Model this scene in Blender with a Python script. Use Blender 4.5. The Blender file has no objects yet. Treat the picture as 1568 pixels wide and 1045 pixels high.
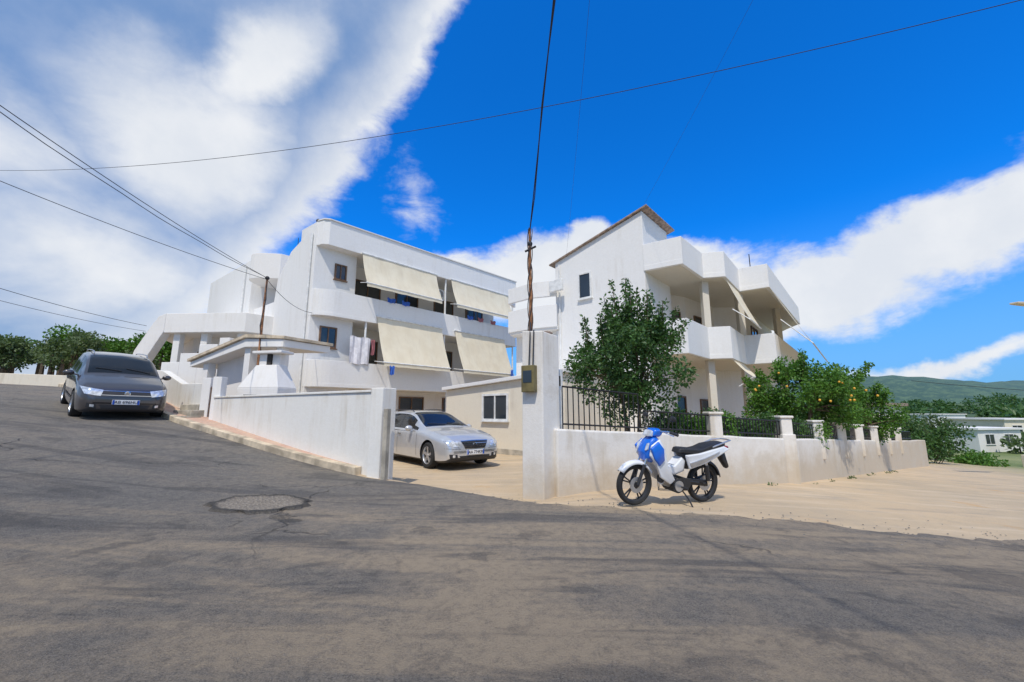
import bpy, bmesh, math, random
import numpy as np
from mathutils import Vector, Matrix
from mathutils.bvhtree import BVHTree
random.seed(7); rng=np.random.default_rng(7)
R=math.radians
scene=bpy.context.scene
# ------------------------------------------------------------ terrain
def sp(v,k=1.2): return k*np.logaddexp(0,np.asarray(v,float)/k)
def ss(a,b,v):
    t=np.clip((np.asarray(v,float)-a)/(b-a),0,1); return t*t*(3-2*t)
def H(x,y):
    x=np.asarray(x,float); y=np.asarray(y,float)
    s=np.minimum((x+2.43)*-.84+(y-7.84)*.54,60)
    road=.14*sp(s)-.07*sp(s-13,2)-.03*sp(s-30,5)
    right=-.07*sp(np.minimum(x-2.5,60))
    d=(x+2.43)*.54+(y-7.84)*.84
    m=ss(0.05,.6,d)*ss(-17,-13,x)
    z=road*(1-m)+(-.12*(1-ss(-.2,1.6,x)))*m+right
    def g(cx,cy,sx,sy,h): return h*np.exp(-((x-cx)/sx)**2-((y-cy)/sy)**2)
    z=z+g(1780,1650,420,330,88)+g(1420,1600,260,300,70)+g(2450,1700,500,400,126)+g(1150,1900,300,350,96)+g(500,2100,500,400,80)+g(1500,1350,260,200,26)
    z=z+g(520,420,160,110,13)+g(330,360,90,80,5)
    far=ss(150,700,np.hypot(x,y))
    z=z+far*(4*np.sin(x*.011+1)*np.cos(y*.013)+2.5*np.sin(x*.031+y*.023)+1.5*np.sin(x*.06-y*.05))
    return z
def Hf(x,y): return float(H(x,y))
# ------------------------------------------------------------ node helpers
class T:
    def __init__(s,tree): s.t=tree
    def n(s,typ,ins=None,**pr):
        nd=s.t.nodes.new(typ)
        for k,v in pr.items(): setattr(nd,k,v)
        if ins:
            for k,v in ins.items():
                if isinstance(v,bpy.types.NodeSocket): s.t.links.new(v,nd.inputs[k])
                else: nd.inputs[k].default_value=v
        return nd
    def m(s,op,a,b=0.0,c=None):
        ins={0:a,1:b}
        if c is not None: ins[2]=c
        return s.n('ShaderNodeMath',ins,operation=op).outputs[0]
    def mr(s,v,a,b,c=0.0,d=1.0,smooth=True):
        nd=s.n('ShaderNodeMapRange',{'Value':v,'From Min':a,'From Max':b,'To Min':c,'To Max':d})
        if smooth: nd.interpolation_type='SMOOTHSTEP'
        return nd.outputs[0]
    def mix(s,f,a,b,bt='MIX'):
        nd=s.n('ShaderNodeMixRGB',{'Fac':f},blend_type=bt)
        for i,v in ((1,a),(2,b)):
            if isinstance(v,bpy.types.NodeSocket): s.t.links.new(v,nd.inputs[i])
            else: nd.inputs[i].default_value=(*v,1) if len(v)==3 else v
        return nd.outputs[0]
    def noise(s,vec,scale,detail=4,rough=.55,dist=0):
        return s.n('ShaderNodeTexNoise',{'Vector':vec,'Scale':scale,'Detail':detail,'Roughness':rough,'Distortion':dist}).outputs['Fac']
    def map(s,vec,scale=(1,1,1),rot=(0,0,0),loc=(0,0,0)):
        return s.n('ShaderNodeMapping',{'Vector':vec,'Scale':scale,'Rotation':rot,'Location':loc}).outputs[0]
def newmat(name):
    m=bpy.data.materials.new(name); m.use_nodes=True
    t=T(m.node_tree); b=m.node_tree.nodes['Principled BSDF']
    co=t.n('ShaderNodeTexCoord').outputs['Object']
    return m,t,b,co
def L(t,a,b): t.t.links.new(a,b)
def bump(t,b,h,strength=.3,dist=.02):
    nd=t.n('ShaderNodeBump',{'Height':h,'Strength':strength,'Distance':dist}); L(t,nd.outputs[0],b.inputs['Normal'])
def simple(name,col,rough=.6,metal=0,var=.12,sc=6,coat=0,bmp=0,bsc=40):
    m,t,b,co=newmat(name)
    n=t.noise(co,sc,4)
    f=t.mr(n,.3,.7)
    lo=tuple(c*(1-var) for c in col); hi=tuple(min(1,c*(1+var)) for c in col)
    L(t,t.mix(f,lo,hi),b.inputs['Base Color'])
    b.inputs['Roughness'].default_value=rough; b.inputs['Metallic'].default_value=metal
    if coat: b.inputs['Coat Weight'].default_value=coat; b.inputs['Coat Roughness'].default_value=.05
    if bmp: bump(t,b,t.noise(co,bsc,3),bmp,.01)
    return m
def stucco(name,col=(.8,.79,.76),dirt=(.55,.5,.42),amt=.35,base_dirt=None):
    m,t,b,co=newmat(name)
    big=t.noise(co,.6,5,.6)
    streak=t.noise(t.map(co,(3.0,3.0,.25)),1.6,5,.65)
    f=t.m('MULTIPLY',t.mr(big,.4,.75),t.mr(streak,.42,.72))
    f=t.m('MULTIPLY',f,amt*2)
    c=t.mix(f,col,dirt)
    fine=t.noise(co,14,5,.7)
    c=t.mix(t.m('MULTIPLY',t.mr(fine,.35,.7),.12),c,dirt)
    if base_dirt:
        z=t.n('ShaderNodeSeparateXYZ',{0:co}).outputs[2]
        zz=t.m('ADD',z,t.m('MULTIPLY',t.m('SUBTRACT',t.noise(co,2.2,6,.7),.5),1.1))
        g=t.mr(zz,base_dirt[1],base_dirt[0])
        c=t.mix(t.m('MULTIPLY',g,.75),c,(.50,.40,.27))
        pt=t.noise(t.map(co,(1,1,1.6)),1.1,6,.7)
        c=t.mix(t.m('MULTIPLY',t.mr(pt,.52,.60),.35),c,(.58,.53,.45))
    L(t,c,b.inputs['Base Color']); b.inputs['Roughness'].default_value=.9
    h=t.m('ADD',t.noise(co,35,4,.7),t.m('MULTIPLY',t.noise(co,3,3),1.5))
    bump(t,b,h,.35,.012)
    return m
M={}
M['white']=stucco('white_stucco',(.82,.81,.79),amt=.18)
M['white2']=stucco('white_plaster',(.79,.77,.74),(.6,.56,.48),.3)
M['wallw']=stucco('weathered_whitewash',(.78,.75,.70),(.50,.43,.33),.6,base_dirt=(-.15,.7))
M['lowwall']=stucco('boundary_whitewash',(.79,.77,.72),(.55,.48,.37),.6)
M['cream']=stucco('cream_plaster',(.77,.70,.57),(.5,.42,.32),.4)
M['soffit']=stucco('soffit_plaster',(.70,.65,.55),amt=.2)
M['conc']=simple('concrete',(.42,.38,.31),.9,var=.3,sc=3,bmp=.4)
M['stone']=simple('road_grit',(.24,.22,.19),.9,var=.4,sc=3)
M['kerb']=simple('kerb_concrete',(.52,.43,.31),.9,var=.35,sc=3,bmp=.5)
M['dark']=simple('dark_interior',(.05,.045,.04),.9)
M['frame']=simple('window_frame_white',(.75,.75,.73),.4)
M['brown']=simple('brown_wood',(.16,.09,.05),.6,var=.3,sc=12)
M['black']=simple('black_metal',(.02,.02,.022),.5,metal=.3)
M['rust']=simple('rusty_steel',(.28,.13,.06),.9,var=.6,sc=9,bmp=.5)
M['cable']=simple('cable_black',(.03,.03,.035),.7)
M['tile']=simple('weathered_roof_tile',(.30,.22,.17),.9,var=.4,sc=8,bmp=.6)
M['rubber']=simple('tyre_rubber',(.022,.022,.022),.85,bmp=.2,bsc=60)
M['alloy']=simple('alloy',(.55,.56,.58),.35,metal=.8)
M['chrome']=simple('chrome',(.75,.76,.78),.12,metal=1,var=.02)
M['plastic']=simple('black_plastic',(.025,.025,.028),.45)
M['seat']=simple('seat_vinyl',(.02,.02,.022),.55,bmp=.3)
M['blue']=simple('blue_paint',(.0,.14,.68),.25,coat=.8,var=.08)
M['bwhite']=simple('gloss_white_paint',(.78,.79,.80),.25,coat=.7,var=.04)
M['red']=simple('red_lens',(.5,.02,.02),.2,coat=.5)
M['orange']=simple('orange_fruit',(.75,.40,.04),.5,var=.15)
M['plate']=simple('plate_white',(.8,.8,.8),.4,var=.03)
M['pblue']=simple('plate_blue',(.02,.1,.5),.4)
M['cloth']=simple('white_cloth',(.76,.74,.76),.9,bmp=.5,bsc=8)
M['clothr']=simple('pink_cloth',(.42,.16,.18),.9)
M['clothb']=simple('blue_cloth',(.05,.15,.55),.9)
M['paintdark']=simple('grey_car_paint',(.085,.076,.076),.3,metal=.5,coat=1,var=.04)
M['paintsilver']=simple('silver_car_paint',(.60,.61,.62),.3,metal=.45,coat=1,var=.03)
def glass(name,col=(.03,.04,.05),spec=.8):
    m,t,b,co=newmat(name)
    n=t.noise(co,1.2,2)
    L(t,t.mix(n,tuple(c*.6 for c in col),tuple(c*1.4 for c in col)),b.inputs['Base Color'])
    b.inputs['Roughness'].default_value=.06; b.inputs['Specular IOR Level'].default_value=spec
    return m
M['glass']=glass('window_glass'); M['cglass']=glass('car_glass',(.012,.014,.016),.45)
M['lamp']=simple('headlamp_lens',(.65,.68,.72),.08,metal=.4,coat=1,var=.3,sc=14)
def awning():
    m,t,b,co=newmat('awning_fabric')
    n=t.noise(co,2,5); c=t.mix(t.mr(n,.3,.7),(.87,.79,.61),(.80,.71,.53))
    st=t.noise(t.map(co,(1,1,.12)),5,5,.6); c=t.mix(t.mr(st,.45,.75,0,.22),c,(.55,.46,.33))
    L(t,c,b.inputs['Base Color']); b.inputs['Roughness'].default_value=.9
    tr=t.n('ShaderNodeBsdfTranslucent',{'Color':(.85,.72,.5,1)})
    mx=t.n('ShaderNodeMixShader',{0:.15,1:b.outputs[0],2:tr.outputs[0]})
    L(t,mx.outputs[0],m.node_tree.nodes['Material Output'].inputs[0]); return m
M['awn']=awning()
def leafmat(name,a,b2):
    m,t,b,co=newmat(name)
    g=t.n('ShaderNodeNewGeometry').outputs['Random Per Island']
    n=t.noise(co,2.2,2)
    f=t.m('ADD',t.m('MULTIPLY',g,.55),t.mr(n,.35,.7,0,.45))
    c=t.mix(f,a,b2); L(t,c,b.inputs['Base Color']); b.inputs['Roughness'].default_value=.5
    tr=t.n('ShaderNodeBsdfTranslucent'); L(t,t.mix(.5,c,(.15,.25,.03)),tr.inputs[0])
    mx=t.n('ShaderNodeMixShader',{0:.3,1:b.outputs[0],2:tr.outputs[0]})
    L(t,mx.outputs[0],m.node_tree.nodes['Material Output'].inputs[0]); return m
M['leaf']=leafmat('leaf_dark_green',(.022,.07,.018),(.09,.20,.045))
M['leaf2']=leafmat('leaf_bright_green',(.03,.11,.012),(.14,.31,.03))
M['leaf3']=leafmat('leaf_olive',(.05,.09,.035),(.16,.22,.08))
M['bark']=simple('bark',(.12,.09,.06),.95,var=.4,sc=14,bmp=.8)
# ground
def groundmat():
    m,t,b,co=newmat('ground_earth')
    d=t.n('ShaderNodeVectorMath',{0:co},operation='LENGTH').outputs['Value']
    n1=t.noise(co,.35,5,.6); n2=t.noise(co,2.5,7,.7); n3=t.noise(co,40,4,.7)
    sand=t.mix(t.mr(n1,.3,.7),(.66,.49,.30),(.54,.42,.275))
    sand=t.mix(t.m('MULTIPLY',t.mr(n2,.45,.75),.5),sand,(.43,.35,.25))
    tr=t.noise(t.map(co,(.5,3.2,1),(0,0,R(-38))),1.0,5,.6)
    sand=t.mix(t.m('MULTIPLY',t.mr(tr,.48,.68),.5),sand,(.76,.60,.41))
    tr2=t.noise(t.map(co,(.4,2.2,1),(0,0,R(-30)),(3,1,0)),.9,6,.65)
    sand=t.mix(t.m('MULTIPLY',t.mr(tr2,.53,.68),.6),sand,(.35,.29,.225))
    og=t.noise(co,.8,5,.6); sand=t.mix(t.m('MULTIPLY',t.mr(og,.63,.72),.6),sand,(.62,.36,.14))
    sand=t.mix(t.m('MULTIPLY',n3,.28),sand,(.32,.27,.20))
    ng=t.noise(co,.05,5,.65)
    grass=t.mix(t.mr(t.noise(co,.02,8,.7),.35,.65),(.06,.13,.025),(.26,.27,.10))
    far=t.mr(t.m('ADD',d,t.m('MULTIPLY',t.m('SUBTRACT',ng,.5),30)),26,42)
    c=t.mix(far,sand,grass)
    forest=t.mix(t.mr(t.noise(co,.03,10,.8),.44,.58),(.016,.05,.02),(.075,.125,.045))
    forest=t.mix(t.mr(d,500,2600,0,.38),forest,(.12,.22,.24))  # aerial haze painted in: forest colour turns bluish with distance
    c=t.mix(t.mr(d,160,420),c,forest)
    L(t,c,b.inputs['Base Color']); b.inputs['Roughness'].default_value=.95
    bump(t,b,t.m('ADD',t.noise(co,25,5,.75),t.noise(co,4,4)),.7,.035)
    return m
def roadmat():
    m,t,b,co=newmat('asphalt_dusty')
    at=t.n('ShaderNodeAttribute',attribute_name='dust').outputs['Fac']
    fine=t.noise(co,85,5,.9); mid=t.noise(co,11,7,.8); big=t.noise(co,.45,5,.6,.6); med=t.noise(co,1.7,6,.65,.4)
    band=t.noise(t.map(co,(.28,1.5,1),(0,0,R(-22))),.9,7,.62,.8)
    band2=t.noise(t.map(co,(.35,2.2,1),(0,0,R(28))),.8,7,.62,.5)
    c=t.mix(t.mr(fine,.36,.64),(.045,.043,.040),(.27,.252,.228))
    c=t.mix(t.m('MULTIPLY',t.mr(mid,.42,.64),.38),c,(.33,.295,.24))
    dust=t.m('ADD',t.m('MULTIPLY',t.mr(band,.42,.58),.62),t.m('MULTIPLY',t.mr(big,.40,.60),.4))
    dust=t.m('ADD',t.m('MULTIPLY',dust,t.mr(at,0,.6,.18,1)),t.m('MULTIPLY',at,.30))
    dust=t.m('MULTIPLY',dust,t.mr(mid,.28,.70,.45,1.15))
    dust=t.m('MULTIPLY',dust,t.mr(fine,.34,.62,.6,1.1))
    c=t.mix(t.m('MINIMUM',dust,.88),c,(.47,.365,.245))
    dk=t.m('MULTIPLY',t.mr(band2,.52,.63),.66)
    c=t.mix(dk,c,t.mix(t.mr(fine,.36,.64),(.035,.034,.033),(.17,.16,.15)))
    c=t.mix(t.m('MULTIPLY',t.mr(med,.55,.65),.5),c,(.085,.08,.075))
    v=t.n('ShaderNodeTexVoronoi',{'Vector':co,'Scale':34.0},feature='F1')
    st=t.mr(v.outputs['Distance'],.18,.09); stm=t.mr(t.noise(co,1.3,3),.44,.58)
    c=t.mix(t.m('MULTIPLY',t.m('MULTIPLY',st,stm),.6),c,(.46,.41,.33))
    cv=t.n('ShaderNodeTexVoronoi',{'Vector':t.n('ShaderNodeVectorMath',{0:co,1:t.n('ShaderNodeVectorMath',{0:t.n('ShaderNodeTexNoise',{'Vector':co,'Scale':1.5,'Detail':5.0}).outputs['Color'],1:(.9,.9,.9)},operation='MULTIPLY').outputs[0]},operation='ADD').outputs[0],'Scale':.33},feature='DISTANCE_TO_EDGE')
    cr=t.m('MULTIPLY',t.mr(cv.outputs['Distance'],.008,.001),t.mr(t.noise(co,.5,3),.5,.6))
    c=t.mix(t.m('MULTIPLY',cr,.6),c,(.035,.033,.03))
    L(t,c,b.inputs['Base Color']); b.inputs['Roughness'].default_value=.92
    h=t.m('ADD',t.noise(co,70,5,.85),t.m('ADD',t.m('MULTIPLY',t.noise(co,5,5,.6),.9),t.m('MULTIPLY',st,.3)))
    h=t.m('SUBTRACT',h,cr)
    bump(t,b,h,1.0,.028)
    return m
def pavemat():
    m,t,b,co=newmat('pink_paving')
    br=t.n('ShaderNodeTexBrick',{'Vector':t.map(co,(1,1,1),(0,0,R(28))),'Color1':(.60,.35,.25,1),'Color2':(.48,.28,.21,1),'Mortar':(.4,.35,.28,1),'Scale':5.0,'Mortar Size':.02})
    c=t.mix(t.mr(t.noise(co,2,6,.7),.35,.7,0,.6),br.outputs[0],(.58,.46,.33))
    L(t,c,b.inputs['Base Color']); b.inputs['Roughness'].default_value=.9; bump(t,b,t.noise(co,30,5),.4,.01); return m
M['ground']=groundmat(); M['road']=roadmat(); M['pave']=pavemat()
def gravelmat():
    m,t,b,co=newmat('pothole_gravel')
    v=t.n('ShaderNodeTexVoronoi',{'Vector':co,'Scale':26.0}); at=t.n('ShaderNodeAttribute',attribute_name='rim').outputs['Fac']
    c=t.mix(t.m('MULTIPLY',t.noise(co,18,5,.8),1.0),(.09,.08,.068),(.32,.27,.21))
    c=t.mix(t.mr(v.outputs['Distance'],.05,.5),(.34,.30,.24),c)
    c=t.mix(t.m('MULTIPLY',at,.9),c,(.035,.033,.031))
    L(t,c,b.inputs['Base Color']); b.inputs['Roughness'].default_value=.95; bump(t,b,t.m('SUBTRACT',t.noise(co,40,5),v.outputs['Distance']),.9,.02); return m
M['gravel']=gravelmat()
# ------------------------------------------------------------ mesh builder
def empty(name):
    e=bpy.data.objects.new(name,None); scene.collection.objects.link(e); e.empty_display_size=.2; return e
class MB:
    def __init__(s): s.v=[];s.f=[];s.m=[]
    def add(s,vs,fs,mi=0):
        o=len(s.v); s.v+= [tuple(p) for p in vs]; s.f+=[tuple(i+o for i in f) for f in fs]; s.m+=[mi]*len(fs)
    def box(s,o,a,b,c,mi=0):
        o=Vector(o);a=Vector(a);b=Vector(b);c=Vector(c)
        p=[o,o+a,o+a+b,o+b,o+c,o+a+c,o+a+b+c,o+b+c]
        s.add(p,[(0,3,2,1),(4,5,6,7),(0,1,5,4),(1,2,6,5),(2,3,7,6),(3,0,4,7)],mi)
    def cbox(s,c,sx,sy,sz,mi=0):
        s.box((c[0]-sx/2,c[1]-sy/2,c[2]-sz/2),(sx,0,0),(0,sy,0),(0,0,sz),mi)
    def prism(s,pts,z0,z1,mi=0):
        n=len(pts); a=z0 if hasattr(z0,'__len__') else [z0]*n; b=z1 if hasattr(z1,'__len__') else [z1]*n
        vs=[(p[0],p[1],a[i]) for i,p in enumerate(pts)]+[(p[0],p[1],b[i]) for i,p in enumerate(pts)]
        s.add(vs,[tuple(reversed(range(n))),tuple(range(n,2*n))]+[(i,(i+1)%n,n+(i+1)%n,n+i) for i in range(n)],mi)
    def ext(s,poly,d,mi=0):
        d=Vector(d);n=len(poly); vs=[Vector(p) for p in poly]; vs=vs+[p+d for p in vs]
        s.add(vs,[tuple(reversed(range(n))),tuple(range(n,2*n))]+[(i,(i+1)%n,n+(i+1)%n,n+i) for i in range(n)],mi)
    def wall(s,pts,th,z0,z1,mi=0):
        n=len(pts); P=[Vector((p[0],p[1])) for p in pts]; l=[];r=[]
        for i in range(n):
            d1=(P[i]-P[i-1]).normalized() if i else (P[1]-P[0]).normalized()
            d2=(P[i+1]-P[i]).normalized() if i<n-1 else d1
            nn=Vector((-(d1+d2).y,(d1+d2).x)).normalized(); k=th/2/max(.35,nn.dot(Vector((-d1.y,d1.x))))
            l.append(P[i]+nn*k); r.append(P[i]-nn*k)
        a=z0 if hasattr(z0,'__len__') else [z0]*n; b=z1 if hasattr(z1,'__len__') else [z1]*n
        vs=[]
        for i in range(n): vs+=[(l[i].x,l[i].y,a[i]),(r[i].x,r[i].y,a[i]),(r[i].x,r[i].y,b[i]),(l[i].x,l[i].y,b[i])]
        fs=[(0,1,2,3),tuple(4*(n-1)+k for k in (3,2,1,0))]
        for i in range(n-1):
            o=4*i
            for k in range(4): fs.append((o+k,o+4+k,o+4+(k+1)%4,o+(k+1)%4))
        s.add(vs,fs,mi)
    def tube(s,pts,r,seg=8,mi=0):
        P=[Vector(p) for p in pts]; n=len(P); rr=r if hasattr(r,'__len__') else [r]*n; vs=[]
        up=None
        for i in range(n):
            d=(P[min(i+1,n-1)]-P[max(i-1,0)]).normalized()
            if up is None: up=Vector((0,0,1)) if abs(d.z)<.9 else Vector((1,0,0))
            a=d.cross(up).normalized(); b=a.cross(d).normalized(); up=b
            for k in range(seg):
                t=2*math.pi*k/seg; vs.append(P[i]+(a*math.cos(t)+b*math.sin(t))*rr[i])
        fs=[(i*seg+k,i*seg+(k+1)%seg,(i+1)*seg+(k+1)%seg,(i+1)*seg+k) for i in range(n-1) for k in range(seg)]
        fs+=[tuple(range(seg)),tuple((n-1)*seg+k for k in reversed(range(seg)))]
        s.add(vs,fs,mi)
    def lathe(s,prof,c,seg=32,mi=0,axis='y'):
        vs=[];n=len(prof)
        for k in range(seg):
            t=2*math.pi*k/seg
            for r,h in prof:
                if axis=='y': vs.append((c[0]+r*math.cos(t),c[1]+h,c[2]+r*math.sin(t)))
                elif axis=='x': vs.append((c[0]+h,c[1]+r*math.cos(t),c[2]+r*math.sin(t)))
                else: vs.append((c[0]+r*math.cos(t),c[1]+r*math.sin(t),c[2]+h))
        fs=[(k*n+i,k*n+i+1,((k+1)%seg)*n+i+1,((k+1)%seg)*n+i) for k in range(seg) for i in range(n-1)]
        s.add(vs,fs,mi)
    def ball(s,c,r,mi=0,seg=10):
        if not hasattr(r,'__len__'): r=(r,r,r)
        rows=6; vs=[];
        for i in range(rows+1):
            a=math.pi*i/rows
            for k in range(seg):
                t=2*math.pi*k/seg; vs.append((c[0]+r[0]*math.sin(a)*math.cos(t),c[1]+r[1]*math.sin(a)*math.sin(t),c[2]+r[2]*math.cos(a)))
        s.add(vs,[(i*seg+k,i*seg+(k+1)%seg,(i+1)*seg+(k+1)%seg,(i+1)*seg+k) for i in range(rows) for k in range(seg)],mi)
    def obj(s,name,mats,parent=None,smooth=False,bevel=0,seg=2,recalc=True,ang=35):
        me=bpy.data.meshes.new(name); me.from_pydata(s.v,[],s.f)
        for m in mats: me.materials.append(M[m] if isinstance(m,str) else m)
        me.polygons.foreach_set('material_index',s.m)
        if recalc:
            bm=bmesh.new(); bm.from_mesh(me); bmesh.ops.remove_doubles(bm,verts=bm.verts,dist=1e-5) if smooth else None
            bmesh.ops.recalc_face_normals(bm,faces=bm.faces); bm.to_mesh(me); bm.free()
        o=bpy.data.objects.new(name,me); scene.collection.objects.link(o)
        if smooth: me.shade_smooth(); me.set_sharp_from_angle(angle=R(ang))
        if bevel:
            md=o.modifiers.new('b','BEVEL'); md.width=bevel; md.segments=seg; md.limit_method='ANGLE'; md.angle_limit=R(40)
        if parent: o.parent=parent
        return o
# ------------------------------------------------------------ ground sheet
def axis(lo,hi,step,far):
    a=list(np.arange(lo,hi+1e-6,step)); s=step; x=hi
    out=[]
    while x<far: s=min(s*1.09,60); x+=s; out.append(x)
    s=step;x=lo;neg=[]
    while x>-far*.6: s*=1.12; x-=s; neg.append(x)
    return np.array(neg[::-1]+a+out)
xs=axis(-22,22,.25,5200); ys=axis(-6,26,.25,5200)
X,Y=np.meshgrid(xs,ys); Z=H(X,Y)
nx,ny=len(xs),len(ys)
vs=np.stack([X.ravel(),Y.ravel(),Z.ravel()],1)
idx=np.arange(nx*ny).reshape(ny,nx)
fs=np.stack([idx[:-1,:-1].ravel(),idx[:-1,1:].ravel(),idx[1:,1:].ravel(),idx[1:,:-1].ravel()],1)
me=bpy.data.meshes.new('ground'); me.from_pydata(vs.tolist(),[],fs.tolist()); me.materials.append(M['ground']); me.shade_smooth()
g=bpy.data.objects.new('ground',me); scene.collection.objects.link(g)
# road sheet
def kerby(x): return 7.80+(-2.62-x)*.54 if x>-8.8 else 11.137+(-8.8-x)*.68
ex=[-60,-8.8,-2.62,.2,1.06,3.5,6.1,12,40]; ey=[kerby(-60)-.08,kerby(-8.8)-.08,7.72,6.80,6.15,5.62,5.25,4.6,2.5]
def edge(x):
    y=np.interp(x,ex,ey)
    w=.10*np.sin(x*2.3)+.06*np.sin(x*5.1+1)+.04*np.sin(x*11.3)+.03*np.sin(x*19+.5)
    return y+w*ss(-2.4,-.5,x)
vx=np.concatenate([np.arange(-60,-16,1.0),np.arange(-16,14,.1),np.arange(14,41,1.0)])
rows=np.linspace(0,1,50)
vv=[];dd=[]
for x in vx:
    e=float(edge(x)); y0=-25 if x>-16 else e-10.5
    for r in rows:
        t=1-(1-r)**1.8; y=y0+(e-y0)*t
        vv.append((x,y,Hf(x,y)+.009)); 
        left=float(ss(-1.5,-7,x+ (y-5)*-.8))
        dist=e-y
        d=float(np.clip(1.0*np.exp(-dist/.6)*float(ss(.3,1.6,x))+.66*(1-left)*float(ss(7.0,3.6,y))+.10,0,1))
        dd.append(d)
n=len(rows)
ff=[(i*n+j,(i+1)*n+j,(i+1)*n+j+1,i*n+j+1) for i in range(len(vx)-1) for j in range(n-1)]
me=bpy.data.meshes.new('road'); me.from_pydata(vv,[],ff); me.materials.append(M['road']); me.shade_smooth()
a=me.attributes.new('dust','FLOAT','POINT'); a.data.foreach_set('value',dd)
o=bpy.data.objects.new('asphalt_road',me); scene.collection.objects.link(o)
# pavement with kerb (left)
kx=np.linspace(-2.85,-30,90); kpts=[(x,kerby(x)) for x in kx]
kz=[Hf(p[0],p[1]-.1) for p in kpts]
pv=empty('pavement')
b=MB(); b.wall(kpts,.16,[z-.1 for z in kz],[z+.15 for z in kz]); b.obj('kerb',['kerb'],pv,bevel=.015)
nrm=Vector((.475,.88)); b=MB(); vs=[]
for p,z in zip(kpts,kz):
    ww=.62 if p[0]>-9 else 1.3
    vs+=[(p[0]+nrm.x*.079,p[1]+nrm.y*.079,z+.143),(p[0]+nrm.x*(ww+.25),p[1]+nrm.y*(ww+.25),z+.15)]
b.add(vs,[(2*i,2*i+1,2*i+3,2*i+2) for i in range(len(kpts)-1)]); b.obj('paving',['pave'],pv,recalc=False)
# pothole patch
seg=72; cx,cy=-3.30,5.70; vs=[(cx,cy,Hf(cx,cy)+.012)]; rim=[0.0]
rings=[.2,.36,.46,.51,.55,.58]; zz=[.006,.008,.012,.026,.022,.002]; rv=[0,0,.15,1,1,.7]
for k,r in enumerate(rings):
    for i in range(seg):
        t=2*math.pi*i/seg; wob=1+.05*math.sin(2*t+.6)+.03*math.sin(5*t+1)+.02*math.sin(9*t+2)+.015*math.sin(17*t)
        rr=r*(wob if k<4 else wob*(1+(.03*math.sin(7*t+3)+.03*math.sin(13*t))*(k-3)))
        x=cx+rr*math.cos(t)*1.0; y=cy+rr*math.sin(t)*.8; vs.append((x,y,Hf(x,y)+.010+zz[k]+(random.uniform(0,.010) if k<5 else 0))); rim.append(rv[k])
fs=[(0,1+i,1+(i+1)%seg) for i in range(seg)]
fs+=[(1+k*seg+i,1+(k+1)*seg+i,1+(k+1)*seg+(i+1)%seg,1+k*seg+(i+1)%seg) for k in range(len(rings)-1) for i in range(seg)]
b=MB(); b.add(vs,fs); o=b.obj('pothole_patch',['gravel'],recalc=False); a=o.data.attributes.new('rim','FLOAT','POINT'); a.data.foreach_set('value',rim)
# loose grit
b=MB()
for i in range(420):
    x=random.uniform(-1,10); y=float(edge(x))+random.gauss(0,.35)
    r=random.uniform(.004,.012); b.ball((x,y,Hf(x,y)+.01+r*.3),(r,r*random.uniform(.7,1.3),r*.6),0,6)
b.obj('roadside_grit',['stone'],recalc=False)
# ------------------------------------------------------------ left apartment building
C1=Vector((-8.5,16.9)); e1=Vector((.68,.733)); e2=Vector((-.78,.62))
def W(t,b,z=None):
    p=C1+e1*t+e2*b
    return (p.x,p.y) if z is None else (p.x,p.y,z)
def window(fr,gl,P,d,w,z0,z1,nv,mull=1,fw=.06):
    P=Vector((*P[:2],0)); d=Vector((*d,0)).normalized(); nv=Vector((*nv,0)).normalized(); U=Vector((0,0,1))
    o=P+U*z0
    gl.box(o+nv*-.05,d*w,U*(z1-z0),nv*.07)
    fr.box(o-d*fw-U*fw-nv*.02,d*(w+2*fw),U*fw,nv*.08); fr.box(o-d*fw+U*(z1-z0)-nv*.02,d*(w+2*fw),U*fw,nv*.08)
    fr.box(o-d*fw-nv*.02,d*fw,U*(z1-z0),nv*.08); fr.box(o+d*w-nv*.02,d*fw,U*(z1-z0),nv*.08)
    for k in range(mull): fr.box(o+d*(w*(k+1)/(mull+1)-.025)-nv*.0,d*.05,U*(z1-z0),nv*.05)
    fr.box(o-d*.1-U*(fw+.04)-nv*.02,d*(w+.2),U*.038,nv*.13)
B=empty('apartment_building')
nf=-e2
w=MB()
polyA=[(0,-.4),(6.2,-.4),(6.2,6.5),(3.8,6.5),(3.6,7.6),(2.4,8.7),(0,9.42)]
w.ext([W(0,b_,z) for b_,z in polyA],(e1.x*1.9,e1.y*1.9,0))
polyB=[(1.3,-.4),(6.2,-.4),(6.2,6.5),(3.8,6.5),(3.6,7.6),(2.4,8.6),(1.3,8.9)]
w.ext([W(1.9,b_,z) for b_,z in polyB],(e1.x*10.3,e1.y*10.3,0))
w.prism([W(-.25,6.21),W(-.25,13),W(6,13),W(6,6.21)],.2,9.2)
w.obj('walls',['white'],B,bevel=.02)
def arcp(dx,oy,o0=0): return [W(.02+dx*(1-math.cos(a)),-o0-oy*math.sin(a)) for a in [math.pi/2*k/8 for k in range(9)]]
w=MB()
w.prism([W(.02,.05),W(.12,-.34),W(.32,-.5),W(12.3,-.5),W(12.3,1.5),W(.02,1.5)],8.4,9.52)
for z0,z1 in ((5.3,6.45),(2.3,3.42)):
    w.prism(arcp(.9,.5)+[W(12.29,-.5),W(12.29,1.4),W(.02,1.4)],z0,z0+.16)
    w.wall([W(.03,.12)]+[W(.09+.86*(1-math.cos(a)),-.43*math.sin(a)) for a in [math.pi/2*k/8 for k in range(9)]]+[W(12.22,-.43),W(12.22,1.35)],.13,z0-.002,z1)
w.obj('balcony_bands',['white'],B,bevel=.012)
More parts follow.
